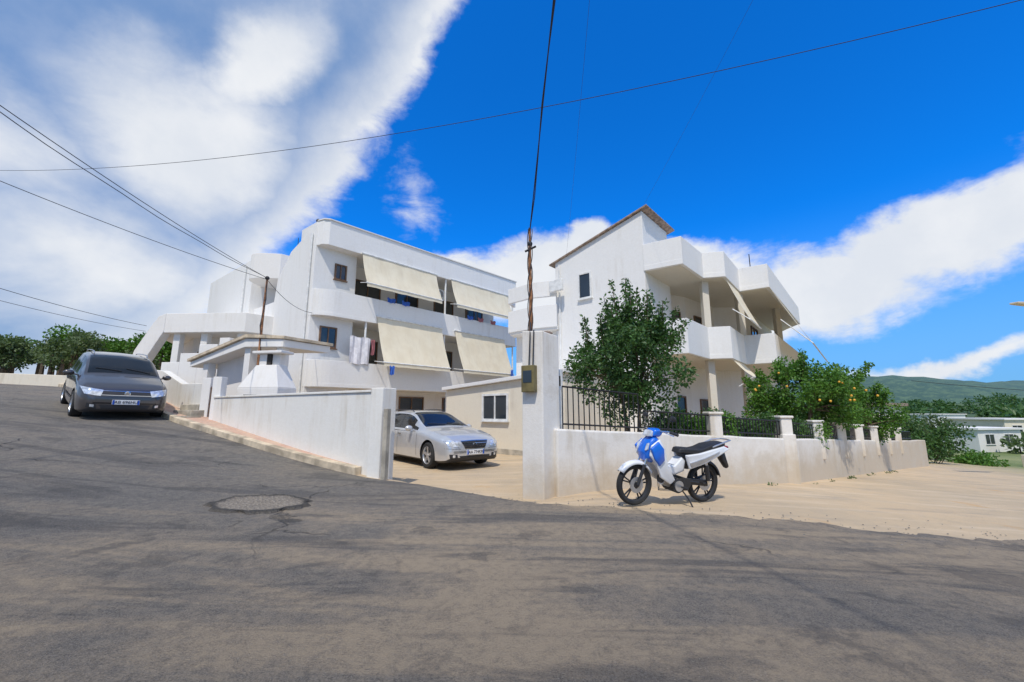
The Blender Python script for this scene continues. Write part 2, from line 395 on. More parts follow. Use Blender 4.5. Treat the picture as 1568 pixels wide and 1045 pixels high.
w=MB(); w.prism([W(0,.0),W(.1,-.4),W(.3,-.55),W(12.35,-.55),W(12.35,-.35),W(.4,-.35)],9.524,9.57); w.obj('parapet_coping',['white2'],B)
fr=MB(); gl=MB()
window(fr,gl,W(.5,0),e1,.62,4.05,4.85,nf,1); window(fr,gl,W(.95,0),e1,.42,7.15,7.75,nf,1)
for z0 in (5.5,2.5):
    for t in (2.6,4.9,7.4,9.8):
        window(fr,gl,W(t,1.3),e1,1.3,z0+.02,z0+2.2,nf,1)
for t in (3.2,5.4,8.2): window(fr,gl,W(t,1.3),e1,1.4,-.0,2.0,nf,1)
fr.obj('window_frames',['brown'],B); gl.obj('window_glass',['glass'],B)
p=MB()
for t,z0,z1 in ((2.3,3.4,5.3),(6.75,3.4,5.3),(12.1,3.4,5.3),(6.75,6.4,8.4),(12.1,6.4,8.4),(7,-.3,2.3),(12,-.3,2.3)):
    q=W(t,-.38); p.tube([(q[0],q[1],z0),(q[0],q[1],z1)],.05)
q=W(-.06,.25); p.tube([(q[0],q[1],-.2),(q[0],q[1],9.0)],.04); q=W(-.33,7.0); p.tube([(q[0],q[1],1),(q[0],q[1],9.0)],.04)
p.obj('balcony_posts',['frame'],B,smooth=True)
aw=MB(); ar=MB()
def awn(t0,t1,zt,zb,o0,o1):
    N=8
    for i in range(10):
        u0,u1=i/10,(i+1)/10
        ta=t0+(t1-t0)*u0; tb=t0+(t1-t0)*u1
        vs=[]
        for j in range(N+1):
            v=j/N; sag=.05*math.sin(math.pi*v)
            for t,u in ((ta,u0),(tb,u1)):
                rp=.012*math.sin(u*40+v*2); vs.append(W(t,-(o0+(o1-o0)*v)+sag+rp,zt+(zb-zt)*v-sag*.5+rp))
        aw.add(vs,[(2*j,2*j+1,2*j+3,2*j+2) for j in range(N)])
        aw.add([W(ta,-o1,zb),W(tb,-o1,zb),W(tb,-o1-.01,zb-.16-.02*(i%2)),W(ta,-o1-.01,zb-.16-.02*((i+1)%2))],[(0,1,2,3)])
    ar.tube([W(t0-.05,-o1,zb),W(t1+.05,-o1,zb)],.03); ar.tube([W(t0-.05,-o0,zt+.03),W(t1+.05,-o0,zt+.03)],.05)
    for t in (t0,t1): ar.tube([W(t,-.52,zb+.1),W(t,-o1,zb)],.018)
awn(1.85,6.0,8.42,6.95,.53,1.05); awn(7.0,11.5,8.42,6.95,.53,1.05)
awn(2.75,6.45,5.6,3.45,.53,1.25); awn(7.35,11.2,5.6,3.45,.53,1.25)
aw.obj('awning_fabric',['awn'],B,smooth=True,recalc=False,ang=50); ar.obj('awning_rails',['frame'],B,smooth=True)
c=MB()
def cloth(t,z,wd,hh,o=-.56,mi=0):
    vs=[]
    for i in range(9):
        for j in range(6):
            vs.append(W(t+wd*i/8,o-.04*math.sin(i*1.9+j*.4),z-hh*j/5+.03*math.sin(i*1.3)))
    c.add(vs,[(i*6+j,(i+1)*6+j,(i+1)*6+j+1,i*6+j+1) for i in range(8) for j in range(5)],mi)
cloth(1.5,4.55,.95,1.2); cloth(2.5,4.5,.18,.7,mi=1); cloth(3.0,3.3,.25,.4,-1.3,2); cloth(10.9,3.7,.2,.7,-1.3,2)
for t in (3.2,4.0,8.2,9.0,10): cloth(t,6.62,.45,.22,-.53,2 if t<8.5 else 1)
c.obj('laundry',['cloth','clothr','clothb'],B,recalc=False)
a=MB(); a.box(W(6.15,-.15,7.3),(*(e1*.8),0),(*(-nf*.28),0),(0,0,.55))
a.obj('air_conditioner',['frame'],B,bevel=.02)
a=MB()
q=Vector((*W(6.55,-.17),7.58)); d3=Vector((e1.x,e1.y,0)); nn=Vector((nf.x,nf.y,0))
for r in (.2,.13): a.tube([q+nn*.01+(d3*math.cos(k*math.pi/12)+Vector((0,0,1))*math.sin(k*math.pi/12))*r for k in range(25)],.012,5)
a.obj('fan_grille',['black'],B)
t=MB()
arc=[W(.2+0,4.0)]+[W(.2-.9*math.sin(k*math.pi/10),4.0+ (2.2)*k/10) for k in range(1,10)]+[W(.2,6.2),W(2.5,6.2),W(2.5,4.0)]
t.prism(arc,7.75,9.05)
t.prism([(-11.2,19.3),(-12.1,18.3),(-15.9,18.5),(-16.9,19.2),(-18.5,22.6),(-13.5,22.5)],4.85,5.75)
t.prism([(-12.0,19.6),(-15.6,19.9),(-18.2,22.4),(-13.5,22.4)],.2,4.86)
t.ext([(-15.9,18.47,5.75),(-15.9,18.47,4.9),(-17.2,18.9,3.2),(-17.9,19.1,3.2),(-17.6,19.0,4.1),(-16.7,18.75,5.3),(-16.3,18.6,5.65)],(.1,.35,0))
for x,y in ((-12.6,18.6),(-14.3,18.65),(-15.6,18.7)): t.prism([(x,y),(x+.3,y),(x+.3,y+.3),(x,y+.3)],.3,4.86)
t.obj('terrace',['white2'],B,bevel=.02)
# external stair with stepped parapet
t=MB()
for k in range(9):
    x=-15.2+.32*k; t.prism([(x,17.3-.03*k),(x+.33,17.28-.03*k),(x+.36,18.2-.03*k),(x+.03,18.2-.03*k)],.8,2.1+.17*k)
for k in range(4):
    x=-15.3+.8*k; t.prism([(x,17.05-.08*k),(x+.798,16.97-.08*k),(x+.798,17.1-.08*k),(x,17.18-.08*k)],.8,2.95+.36*k)
t.prism([(-12.05,16.75),(-11.6,16.7),(-11.55,17.15),(-12.0,17.2)],.8,4.3)
t.obj('external_stair',['white2'],B,bevel=.015)
fr=MB();gl=MB(); window(fr,gl,(-15.2,19.86),(1,-.08),.9,1.9,4.1,(-.08,-1),1); window(fr,gl,(-13.4,19.7),(1,-.08),.8,1.9,4.1,(-.08,-1),1)
fr.obj('terrace_door_frames',['brown'],B); gl.obj('terrace_door_glass',['glass'],B)
a=MB(); q=W(.3,.6); a.tube([(q[0],q[1],9.3),(q[0],q[1],9.75)],.04); a.ball((q[0],q[1],9.8),.1); q=W(1,4.2); a.tube([(q[0],q[1],9),(q[0],q[1],10.2)],.015)
a.obj('roof_vents',['cable'],B)
# ------------------------------------------------------------ annex
A=empty('garage_annex'); A0=Vector((1.6,12.64)); ea=Vector((-.733,.68)); eb=Vector((.68,.733))
w=MB(); ln=5.75
P=[A0,A0+ea*ln,A0+ea*ln+eb*4,A0+eb*4]
w.prism([tuple(p) for p in P],-.3,[2.47,2.12,2.2,2.55]); w.obj('walls',['cream'],A,bevel=.015)
w=MB(); P=[A0-ea*.1-eb*.15,A0+ea*(ln+.12)-eb*.15,A0+ea*(ln+.12)+eb*4.1,A0-ea*.1+eb*4.1]
w.prism([tuple(p) for p in P],[2.474,2.124,2.204,2.554],[2.6,2.25,2.33,2.68]); w.obj('roof_slab',['white2'],A,bevel=.015)
w=MB(); w.box((*(A0-eb*.01),-.3),(*(ea*ln),0),(*(-eb*.02),0),(0,0,.35)); w.obj('plinth',['conc'],A)
fr=MB();gl=MB(); q=A0+ea*3.55; window(fr,gl,tuple(q),tuple(-ea),1.15,1.05,1.85,tuple(-eb),1,.07); fr.obj('window_frame',['frame'],A); gl.obj('window_glass',['glass'],A)
# ------------------------------------------------------------ right apartment building
B=empty('apartment_building')
G0=Vector((5.03,14.96)); G1=Vector((1.93,17.65)); gd=Vector((.655,.755))
w=MB()
w.ext([(G0.x,G0.y,-.8),(G0.x,G0.y,9.0),(G1.x,G1.y,7.85),(G1.x,G1.y,-.8)],(gd.x*2.6,gd.y*2.6,0))
Wp=[(5.08,15.05),(6.2,17.6),(8.0,18.5),(10.2,20.4),(11.8,20.4),(17.2,26.8),(12,31),(2.0,17.75)]
w.prism(Wp,-1.2,7.2)
w.prism([(.2,19.5),(1.95,17.75),(5,21.5),(2.4,23)],-.5,5.2)
w.obj('walls',['white'],B,bevel=.02)
w=MB()
w.wall([(.1,19.6),(-.1,18.9),(.9,17.9),(1.95,17.4)],.14,4.9,5.9); w.prism([(.1,19.6),(-.1,18.9),(.9,17.9),(1.95,17.4),(2.4,18)],4.8,4.95)
w.wall([(.1,19.6),(-.1,18.9),(.9,17.9),(1.95,17.5)],.14,6.3,7.0)
w.obj('side_balcony',['white'],B,bevel=.012)
w=MB()
Pp=[(5.0,14.93),(6.1,14.18),(7.59,15.8),(8.36,15.6),(10.06,17.67),(10.95,17.0),(17.5,24.6)]
inner=[(18.0,27.2),(10.5,21.6),(6,17.9)]
w.prism(Pp+inner,6.55,6.75,0); w.prism(Pp+inner,3.3,3.48,0)
w.wall([(p[0]+.03,p[1]+.07) for p in Pp],.14,6.545,7.6); w.wall([(p[0]+.03,p[1]+.07) for p in Pp],.14,3.295,4.55)
w.obj('balcony_bands',['white'],B,bevel=.012)
w=MB()
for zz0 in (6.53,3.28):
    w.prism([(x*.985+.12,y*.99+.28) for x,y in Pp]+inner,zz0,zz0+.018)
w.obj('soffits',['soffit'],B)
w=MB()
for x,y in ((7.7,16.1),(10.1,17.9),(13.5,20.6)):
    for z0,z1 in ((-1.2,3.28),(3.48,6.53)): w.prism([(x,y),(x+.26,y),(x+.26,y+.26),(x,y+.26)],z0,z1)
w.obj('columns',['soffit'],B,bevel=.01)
w=MB(); off=Vector((G0.x-G1.x,G0.y-G1.y)).normalized()
a0=G0+off*.25-gd*.12; a1=G1-off*.25-gd*.12
w.ext([(a0.x,a0.y,9.09),(a0.x,a0.y,9.14),(a1.x,a1.y,7.81),(a1.x,a1.y,7.76)],(gd.x*3,gd.y*3,0),0)
for i in range(16):
    q=a0+gd*(.06+i*.185); w.tube([(q.x,q.y,9.13),(a1.x+gd.x*(.06+i*.185),a1.y+gd.y*(.06+i*.185),7.8)],.045,6)
w.obj('tiled_roof',['tile'],B)
fr=MB();gl=MB(); f2=MB(); dl=(G1-G0).normalized(); nl=Vector((-gd.x,-gd.y))
q=G0+dl*2.35; window(f2,gl,tuple(q),tuple(dl),.5,6.0,7.0,tuple(nl),0); f2.obj('gable_window_frame',['frame'],B)
for (p,d,wd,z0,z1) in (((5.5,16.0),(.4,.92),1.3,3.5,5.7),((6.6,17.8),(.9,.45),1.1,3.5,5.7),((8.6,19.02),(.75,.66),1.4,3.5,5.7),((12.6,21.35),(.645,.765),1.6,3.5,5.7),((15.0,24.2),(.645,.765),1.4,3.5,5.7),
     ((5.5,16.0),(.4,.92),1.2,-.4,1.9),((6.5,17.75),(.9,.45),1.2,-.6,1.9),((8.6,19.02),(.75,.66),1.5,-.8,1.8),((12.6,21.35),(.645,.765),1.8,-.9,1.7)):
    d=Vector(d).normalized(); window(fr,gl,p,tuple(d),wd,z0,z1,(d.y,-d.x),1)
fr.obj('window_frames',['brown'],B); gl.obj('window_glass',['glass'],B)
aw=MB();ar=MB()
def awn2(a,b_,out):
    a=Vector(a);b_=Vector(b_);out=Vector(out);N=8;K=6;vs=[]
    for i in range(K+1):
        for j in range(N+1):
            v=j/N; vs.append(a.lerp(b_,i/K)+out*v-Vector((0,0,.06*math.sin(math.pi*v))))
    aw.add(vs,[(i*(N+1)+j,(i+1)*(N+1)+j,(i+1)*(N+1)+j+1,i*(N+1)+j+1) for i in range(K) for j in range(N)])
    ar.tube([a+out,b_+out],.03); ar.tube([a+out,a+out*.2+Vector((0,0,-.9))],.02)
awn2((8.55,15.85,6.52),(10.0,17.6,6.52),(.55,-.46,-1.75)); awn2((11.1,17.1,6.52),(16.6,23.6,6.52),(.95,-.8,-2.5)); awn2((8.55,15.85,3.28),(9.9,17.5,3.28),(.5,-.4,-.7))
aw.obj('awning_fabric',['awn'],B,recalc=False,smooth=True); ar.obj('awning_rails',['frame'],B)
a=MB(); a.tube([(11.0,18.2,7),(11.0,18.2,8.5)],.02); a.obj('antenna',['cable'],B)
a=MB(); a.box((1.6,17.3,6.4),(.5,-.43,0),(.1,.1,0),(0,0,.5)); a.obj('air_conditioner',['frame'],B,bevel=.02)
a=MB(); q=G1+dl*-.25+nl*.06; a.tube([(q.x,q.y,-.5),(q.x,q.y,7.7)],.04); a.obj('downpipe',['frame'],B,smooth=True)
# ------------------------------------------------------------ boundary walls
b=MB(); 
b.wall([(-2.62,8.0),(-8.1,11.5)],.2,-.3,1.66); o=b.obj('boundary_wall',['lowwall'],None,bevel=.02)
cap=MB(); cap.wall([(-2.62,8.0),(-8.12,11.52)],.26,1.662,1.71); cap.obj('wall_coping',['lowwall'],o,bevel=.01)
b=MB(); b.prism([(-2.66,7.83),(-2.40,7.72),(-2.22,8.0),(-2.5,8.15)],-.3,1.74); b.obj('gate_post',['lowwall'],None,bevel=.015)
b=MB(); b.prism([(-2.34,7.62),(-2.26,7.60),(-2.22,7.69),(-2.30,7.72)],-.2,1.35); b.obj('gate_stop_post',['conc'],None,bevel=.01)
b=MB(); b.wall([(-8.75,11.95),(-10.2,12.95),(-12.5,14.9),(-17,18.2)],.22,0,[2.1,2.15,2.75,3.2]); b.obj('boundary_wall',['lowwall'],None,bevel=.02)
b=MB()
for p in ((-8.15,11.55),(-8.7,11.9)): b.prism([(p[0]-.12,p[1]-.12),(p[0]+.12,p[1]-.12),(p[0]+.12,p[1]+.12),(p[0]-.12,p[1]+.12)],.3,2.25)
b.obj('garden_gate_posts',['white2'],None,bevel=.01)
G=empty('garden_gate'); b=MB()
for k in range(7):
    q=Vector((-8.25,11.6)).lerp(Vector((-8.62,11.85)),k/6); b.tube([(q.x,q.y,.95),(q.x,q.y,2.0)],.012,6)
for z in (1.0,1.5,1.95): b.tube([(-8.25,11.6,z),(-8.62,11.85,z)],.015,6)
b.obj('bars',['brown'],G)
b=MB()
for k in range(3):
    q=Vector((-9.0-.02*k,12.0+.25*k)); b.box((q.x-.7,q.y-.25,.9),(.9,-.5,0),(.2,.35,0),(0,0,.28+.16*k))
b.obj('entrance_steps',['conc'],None,bevel=.015)
G=empty('entrance_canopy'); b=MB()
b.ext([(-11.9,15.0,3.1),(-11.9,15.0,3.2),(-8.9,13.5,3.84),(-7.3,13.0,3.70),(-7.3,13.0,3.6),(-8.9,13.5,3.72)],(.9,1.6,0))
b.obj('roof',['kerb'],G,bevel=.01)
b=MB(); b.ext([(-11.8,15.05,2.9),(-11.8,15.05,3.09),(-8.9,13.58,3.71),(-7.35,13.07,3.59),(-7.35,13.07,3.35),(-8.9,13.58,3.42)],(.85,1.5,0))
for x,y,z in ((-11.2,14.9,3.15),(-9.0,13.75,3.6),(-7.7,13.35,3.5)): b.prism([(x,y),(x+.25,y-.1),(x+.35,y+.15),(x+.1,y+.25)],0,z)
b.prism([(-10.9,15.2),(-9,14.3),(-8.8,14.5),(-10.8,15.4)],0,3.4); b.obj('posts',['white2'],G,bevel=.01)
G=empty('outdoor_barbecue'); b=MB()
b.prism([(-8.3,12.5),(-6.9,12.2),(-6.7,12.9),(-8.1,13.2)],0,2.0)
b.add([(-8.3,12.5,2.0),(-6.9,12.2,2.0),(-6.7,12.9,2.0),(-8.1,13.2,2.0),(-7.85,12.6,2.7),(-7.15,12.45,2.7),(-7.05,12.85,2.7),(-7.75,13.0,2.7)],[(0,1,5,4),(1,2,6,5),(2,3,7,6),(3,0,4,7),(4,5,6,7),(3,2,1,0)])
for x in (-7.78,-7.38): b.prism([(x,12.62),(x+.25,12.57),(x+.3,12.8),(x+.05,12.85)],2.65,3.05)
b.prism([(-7.95,12.5),(-6.95,12.3),(-6.85,12.85),(-7.85,13.05)],3.05,3.13)
b.obj('body',['white2'],G,bevel=.015)
b=MB(); b.prism([(-8.05,12.44),(-7.15,12.246),(-7.15,12.35),(-8.05,12.5)],1.2,1.8); b.prism([(-7.6,12.6),(-7.4,12.56),(-7.38,12.8),(-7.58,12.8)],2.72,3.04); b.obj('openings',['dark'],G)
G=empty('utility_pole'); b=MB()
b.tube([(-8.28,13.4,2.5),(-8.3,13.4,4.2),(-8.28,13.4,5.8)],[.045,.04,.03]); b.obj('pole',['rust'],G,smooth=True)
b=MB(); b.tube([(-8.2,13.38,3.0),(-8.33,13.36,4.1),(-8.24,13.38,5.0),(-8.28,13.38,5.75)],.015,6); b.ball((-8.28,13.4,5.75),.07); b.obj('cables',['cable'],G)
# gate pillar at centre
GP=empty('gate_pillar'); b=MB()
b.prism([(.51,6.9),(.83,7.22),(.49,7.45),(.17,7.13)],-.2,[2.66,2.62,2.62,2.70]); b.obj('masonry',['wallw'],GP,bevel=.02)
nA=Vector((-.56,-.83,0)); dA=Vector((.34,-.23,0)).normalized(); o=Vector((.17,7.13,0))+dA*.06
b=MB(); b.box(o+nA*.0+Vector((0,0,1.62)),dA*.25,nA*.12,(0,0,.45)); b.obj('meter_box',[simple('olive_metal',(.16,.13,.05),.5,var=.3)],GP,bevel=.012)
b=MB(); b.box(o+nA*.121+dA*.04+Vector((0,0,1.78)),dA*.17,nA*.006,(0,0,.2)); b.obj('meter_glass',['glass'],GP)
b=MB(); b.tube([o+nA*.06+dA*.12+Vector((0,0,2.05)),o+nA*.03+dA*.13+Vector((0,0,2.6)),Vector((.33,7.2,2.9))],.012,6)
b.tube([o+nA*.06+dA*.2+Vector((0,0,2.05)),o+nA*.02+dA*.2+Vector((0,0,2.68))],.012,6); b.obj('conduit',['cable'],GP)
b=MB(); b.ball((.62,7.15,2.66),(.1,.07,.04)); b.obj('brick_rubble',['tile'],GP)
G=empty('utility_pole'); b=MB()
b.tube([(.33,7.2,2.6),(.34,7.2,3.3),(.325,7.2,4.0),(.33,7.2,4.65)],[.035,.033,.03,.022]); b.obj('pole',['rust'],G,smooth=True)
b=MB()
for k in range(3):
    pts=[(.33+.045*math.cos(z*5+k*2.1),7.2+.045*math.sin(z*5+k*2.1),z) for z in np.linspace(2.7,4.65,24)]; b.tube(pts,.008,5)
b.tube([(.24,7.2,4.2),(.44,7.2,4.3)],.02,6); b.ball((.33,7.2,4.35),.05); b.obj('cables',['cable'],G)
# garden wall (right)
P0=(.70,7.12);P1=(6.3,9.67);P2=(15.3,16.8);P3=(19,19.6)
def along(k):
    P=[P0,P1,P2,P3]; zz=[1.02,.69,.16,0]
    i=min(int(k),2); f=k-i; return (P[i][0]*(1-f)+P[i+1][0]*f,P[i][1]*(1-f)+P[i+1][1]*f,zz[i]*(1-f)+zz[i+1]*f)
kk=list(np.linspace(0,2.98,36)); pp=[along(k) for k in kk]
b=MB(); b.wall([(p[0],p[1]) for p in pp],.22,[-.6-.5*k for k in kk],[p[2]+random.uniform(-.012,.012) for p in pp]); gw=b.obj('garden_wall',['wallw'],None,bevel=.03)
b=MB()
for k,h in ((.62,.42),(.985,.45),(1.17,.42),(1.34,.42),(1.5,.42),(1.66,.42),(1.82,.42),(1.98,.45)):
    x,y,z=along(k); s=.125; b.prism([(x-s,y-s),(x+s,y-s),(x+s,y+s),(x-s,y+s)],z-.5,z+h); s=.155; b.prism([(x-s,y-s),(x+s,y-s),(x+s,y+s),(x-s,y+s)],z+h+.002,z+h+.06)
x,y,z=along(.985); s=.15; b.prism([(x-s,y-s-.02),(x+s,y-s-.02),(x+s,y+s),(x-s,y+s)],-.9,z+.1)
b.obj('wall_posts',['wallw'],gw,bevel=.02)
G=empty('metal_railing'); b=MB()
def rail(k0,k1,h0,h1,n):
    a=along(k0);c_=along(k1)
    for f in (0,1):
        b.tube([(a[0],a[1],a[2]+(h0 if f else .08)),(c_[0],c_[1],c_[2]+(h1 if f else .08))],.017,6)
    for i in range(n+1):
        f=i/n; x,y,z=[a[j]*(1-f)+c_[j]*f for j in range(3)]; h=h0+(h1-h0)*f
        b.tube([(x,y,z-.02),(x,y,z+h+.0)],.011,6)
rail(.03,.30,.72,.70,15); rail(.32,.60,.4,.4,17); rail(.64,.96,.38,.38,20)
for i in range(7): rail(*[(1.0,1.15),(1.19,1.32),(1.36,1.48),(1.52,1.64),(1.68,1.8),(1.84,1.96),(2.02,2.5)][i],.36,.36,11)
b.obj('bars',['black'],G)
G=empty('metal_gate'); b=MB(); b.box((.70,7.35,.95),(.22,.12,0),(-.02,.04,0),(0,0,1.1)); b.obj('panel',['frame'],G,bevel=.01)
b=MB(); b.box((.745,7.355,1.75),(.12,.065,0),(.006,-.012,0),(0,0,.18)); b.obj('slot',['dark'],G)
# ------------------------------------------------------------ wires
def wire(name,a,b_,sag,r=.011,n=24,k=1):
    m=MB(); a=Vector(a);b_=Vector(b_)
    for q in range(k):
        pts=[]
        for i in range(n+1):
            f=i/n; p=a.lerp(b_,f); p.z-=4*(sag+.12*q)*f*(1-f); p+=Vector((.02*q*math.sin(f*30),0,0)); pts.append(p)
        m.tube(pts,r,5)
    m.obj(name,['cable'],None,recalc=False)
wire('overhead_wire',(-24.5,15.6,11.3),(13.9,4.4,8.6),1.65,.007,40)
wire('overhead_wire',(.33,7.2,4.6),(1.1,-6,12.1),.12,.009,20,2)
wire('overhead_wire',(-8.28,13.4,5.75),(-8.5,2,6.9),.25,.008,24,2)
wire('overhead_wire',(-8.28,13.4,5.7),(-12.2,5,6.6),.2,.008)
wire('overhead_wire',(-8.28,13.4,5.7),(-8.4,16.95,5.4),.25,.009)
wire('overhead_wire',(-19.9,22,5.9),(-17.5,10,5.8),.2,.011); wire('overhead_wire',(-19.9,22,5.6),(-17.5,10,5.3),.2,.009)
wire('overhead_wire',(2.4,17.4,8.0),(1.3,5,8.9),.1,.003); wire('overhead_wire',(5,15,9.0),(5.7,6,11.2),.1,.003)
wire('overhead_wire',(29,30,3.5),(60,34,2.6),.4,.02)
# ------------------------------------------------------------ vegetation
def leaves(n,centres,size,squash=1.0):
    cs=np.array(centres); wgt=cs[:,3]**2; k=rng.choice(len(cs),n,p=wgt/wgt.sum())
    d=rng.normal(size=(n,3)); d/=np.linalg.norm(d,axis=1)[:,None]; rad=rng.random(n)**(1/2.2)
    P=cs[k,:3]+d*(rad*cs[k,3])[:,None]*np.array([1,1,squash])
    a=rng.normal(size=(n,3)); a+=d*.8; a[:,2]-=.2; a/=np.linalg.norm(a,axis=1)[:,None]
    bb=np.cross(a,rng.normal(size=(n,3))); bb/=np.linalg.norm(bb,axis=1)[:,None]
    s=(size*(.6+.8*rng.random(n)))[:,None]
    nrm=np.cross(a,bb)
    return np.stack([P,P+a*s*.5+bb*s*.28+nrm*s*.06,P+a*s,P+a*s*.5-bb*s*.28+nrm*s*.06],1).reshape(-1,3)
def leafobj(name,v,mat,parent):
    n=len(v)//4; me=bpy.data.meshes.new(name); me.from_pydata(v.tolist(),[],np.arange(n*4).reshape(n,4).tolist()); me.materials.append(M[mat])
    o=bpy.data.objects.new(name,me); scene.collection.objects.link(o); o.parent=parent; return o
def tree(name,x,y,trunk,zc,rx,ry,rz,nclump,cr,nleaf,size,mat,shoots=0,stems=3,z0=None,sh=1.0):
    G=empty(name); z0=Hf(x,y)-.1 if z0 is None else z0
    b=MB(); cen=[]
    for i in range(nclump):
        while True:
            p=rng.uniform(-1,1,3)
            q=np.linalg.norm(p)
            if .35<q<1: break
        cen.append((x+p[0]*rx,y+p[1]*ry,zc+p[2]*rz,cr*rng.uniform(.55,1.2)))
    base=[]
    for sidx in range(stems):
        t=2*math.pi*sidx/stems+.5; f=Vector((x+math.cos(t)*rx*.22,y+math.sin(t)*ry*.22,zc-rz*.45)); a=Vector((x+.05*math.cos(t),y+.05*math.sin(t),z0))
        mid=a.lerp(f,.5)+Vector((random.uniform(-.06,.06),random.uniform(-.06,.06),0)); b.tube([a,mid,f],[trunk,trunk*.75,trunk*.5],8); base.append(f)
    for c in cen:
        f=min(base,key=lambda q:(q-Vector(c[:3])).length); e=Vector(c[:3]); mid=f.lerp(e,.5)+Vector((random.uniform(-.1,.1),random.uniform(-.1,.1),.08))*rx*.5
        b.tube([f,mid,e],[trunk*.4,trunk*.25,trunk*.1],5)
    for i in range(shoots):
        t=random.uniform(0,6.28); r=random.random()*.85; f=Vector((x+math.cos(t)*r*rx,y+math.sin(t)*r*ry,zc+rz*.5*(1-r*.6))); hh=sh*rz*random.uniform(.6,1.2)*(1-.45*r); e=f+Vector((math.cos(t)*r*.35*rx+random.uniform(-.2,.2)*rx,random.uniform(-.2,.2),hh))
        b.tube([f,f.lerp(e,.5),e],[.015,.012,.006],5)
        for k in range(8):
            q=f.lerp(e,.25+.1*k); cen.append((q.x,q.y,q.z,cr*(.42-.025*k)))
    b.obj('trunk_and_limbs',['bark'],G,smooth=True)
    leafobj('foliage',leaves(nleaf,cen,size),mat,G)
    return G
tree('garden_tree',2.56,9.0,.045,2.25,1.2,1.0,1.05,62,.30,19000,.082,'leaf',shoots=32,stems=4,sh=1.35)
ct=tree('orange_tree',8.5,12.2,.07,1.75,1.7,1.3,.85,70,.36,19000,.085,'leaf2',shoots=9,stems=3)
b=MB()
for i in range(15):
    t=random.uniform(3.3,6.1);u=random.uniform(-.3,.8); r=math.sqrt(1-u*u); b.ball((8.5+1.8*r*math.cos(t),12.2+1.5*r*math.sin(t),1.75+.9*u),.03,0,8)
b.obj('oranges',['orange'],ct,smooth=True)
tree('orange_tree',12.2,14.6,.06,1.2,1.15,.9,.8,36,.32,9000,.085,'leaf2',shoots=4)
def bush(name,x,y,z,rx,ry,rz,n,size,mat,k=14,cr=.3):
    G=empty(name); cen=[]
    for i in range(k):
        p=rng.uniform(-1,1,3); cen.append((x+p[0]*rx,y+p[1]*ry,z+p[2]*rz,cr*rng.uniform(.6,1.2)))
    b=MB()
    for c in cen[:8]: b.tube([(x+(c[0]-x)*.3,y+(c[1]-y)*.3,Hf(x,y)-.05),c[:3]],[.02,.008],5)
    b.obj('stems',['bark'],G); leafobj('foliage',leaves(n,cen,size),mat,G)
bush('garden_shrub',4.1,9.3,.95,.6,.3,.3,4500,.06,'leaf2',18,.24); bush('garden_shrub',5.3,9.9,.85,.7,.3,.28,5000,.06,'leaf',20,.24); bush('garden_shrub',6.4,10.6,.75,.6,.3,.26,4000,.06,'leaf',18,.24)
bush('garden_shrub',7.4,11.2,.6,.7,.35,.3,4000,.06,'leaf2',16,.28); bush('garden_shrub',14.8,17.6,.4,.8,.5,.6,3000,.09,'leaf',14,.35)
bush('garden_shrub',3.2,9.0,.95,.4,.3,.3,2200,.06,'leaf',11,.22)
for i,(x,y,z,rx,rz,mt) in enumerate([(22,22.5,-.2,1.3,.8,'leaf'),(25.0,26,-.4,1.5,.9,'leaf3'),(28.5,30,-.9,1.6,.8,'leaf'),(26.5,24.5,-1.7,1.3,.15,'leaf2'),(37,40,-2.2,2.4,.7,'leaf3')]):
    bush('roadside_bush',x,y,z,rx,rx*.6,rz,3500,.16,mt,16,.6)
def mass(name,cl,n,size,mat):
    G=empty(name); leafobj('foliage',leaves(n,cl,size,.8),mat,G); b=MB()
    for c in cl[::3]: b.tube([(c[0],c[1],Hf(c[0],c[1])-.2),(c[0],c[1],c[2])],[.12,.06],6)
    b.obj('trunks',['bark'],G)
def crowns(lst,k):
    cl=[]
    for (x,y,r,h) in lst:
        for i in range(k):
            p=rng.normal(size=3); p/=np.linalg.norm(p); p*=rng.uniform(.35,.85)
            cl.append((x+p[0]*r,y+p[1]*r,Hf(x,y)+h+p[2]*r*.72,r*rng.uniform(.25,.42)))
    return cl
mass('hilltop_trees',crowns([(-19.2,25.6,1.7,2.2),(-21.8,26.2,2.1,2.6),(-24.6,25.4,1.6,2.0),(-27.6,26,1.9,2.3),(-31,25.2,1.6,1.9),(-34.5,25.5,2.0,2.2)],26),26000,.2,'leaf2')
mass('olive_trees',crowns([(-20.5,22.6,1.1,1.5),(-23.3,21.8,1.5,1.8),(-26.4,21.4,1.3,1.6),(-29.3,21.6,1.5,1.7),(-32.5,22,1.4,1.6)],20),15000,.16,'leaf3')
cl=[]
for i in range(170):
    x=rng.uniform(48,190); y=rng.uniform(44,170); r=rng.uniform(1.2,2.6); cl.append((x,y,float(H(x,y))+r*.7,r))
mass('valley_trees',cl,30000,.7,'leaf3')
cl=[]
for i in range(420):
    x=rng.uniform(150,800); y=rng.uniform(150,640); r=rng.uniform(3,7); cl.append((x,y,float(H(x,y))+r*.5,r))
mass('hillside_woodland',cl,36000,2.4,'leaf')
cl=[]
for i in range(14):
    k=rng.uniform(.6,2); x,y,z=along(k); x+=.22;y-=.24; cl.append((x,y,Hf(x,y)+.02,.05))
G=empty('roadside_weeds'); leafobj('foliage',leaves(160,cl,.05,.6),'leaf3',G)
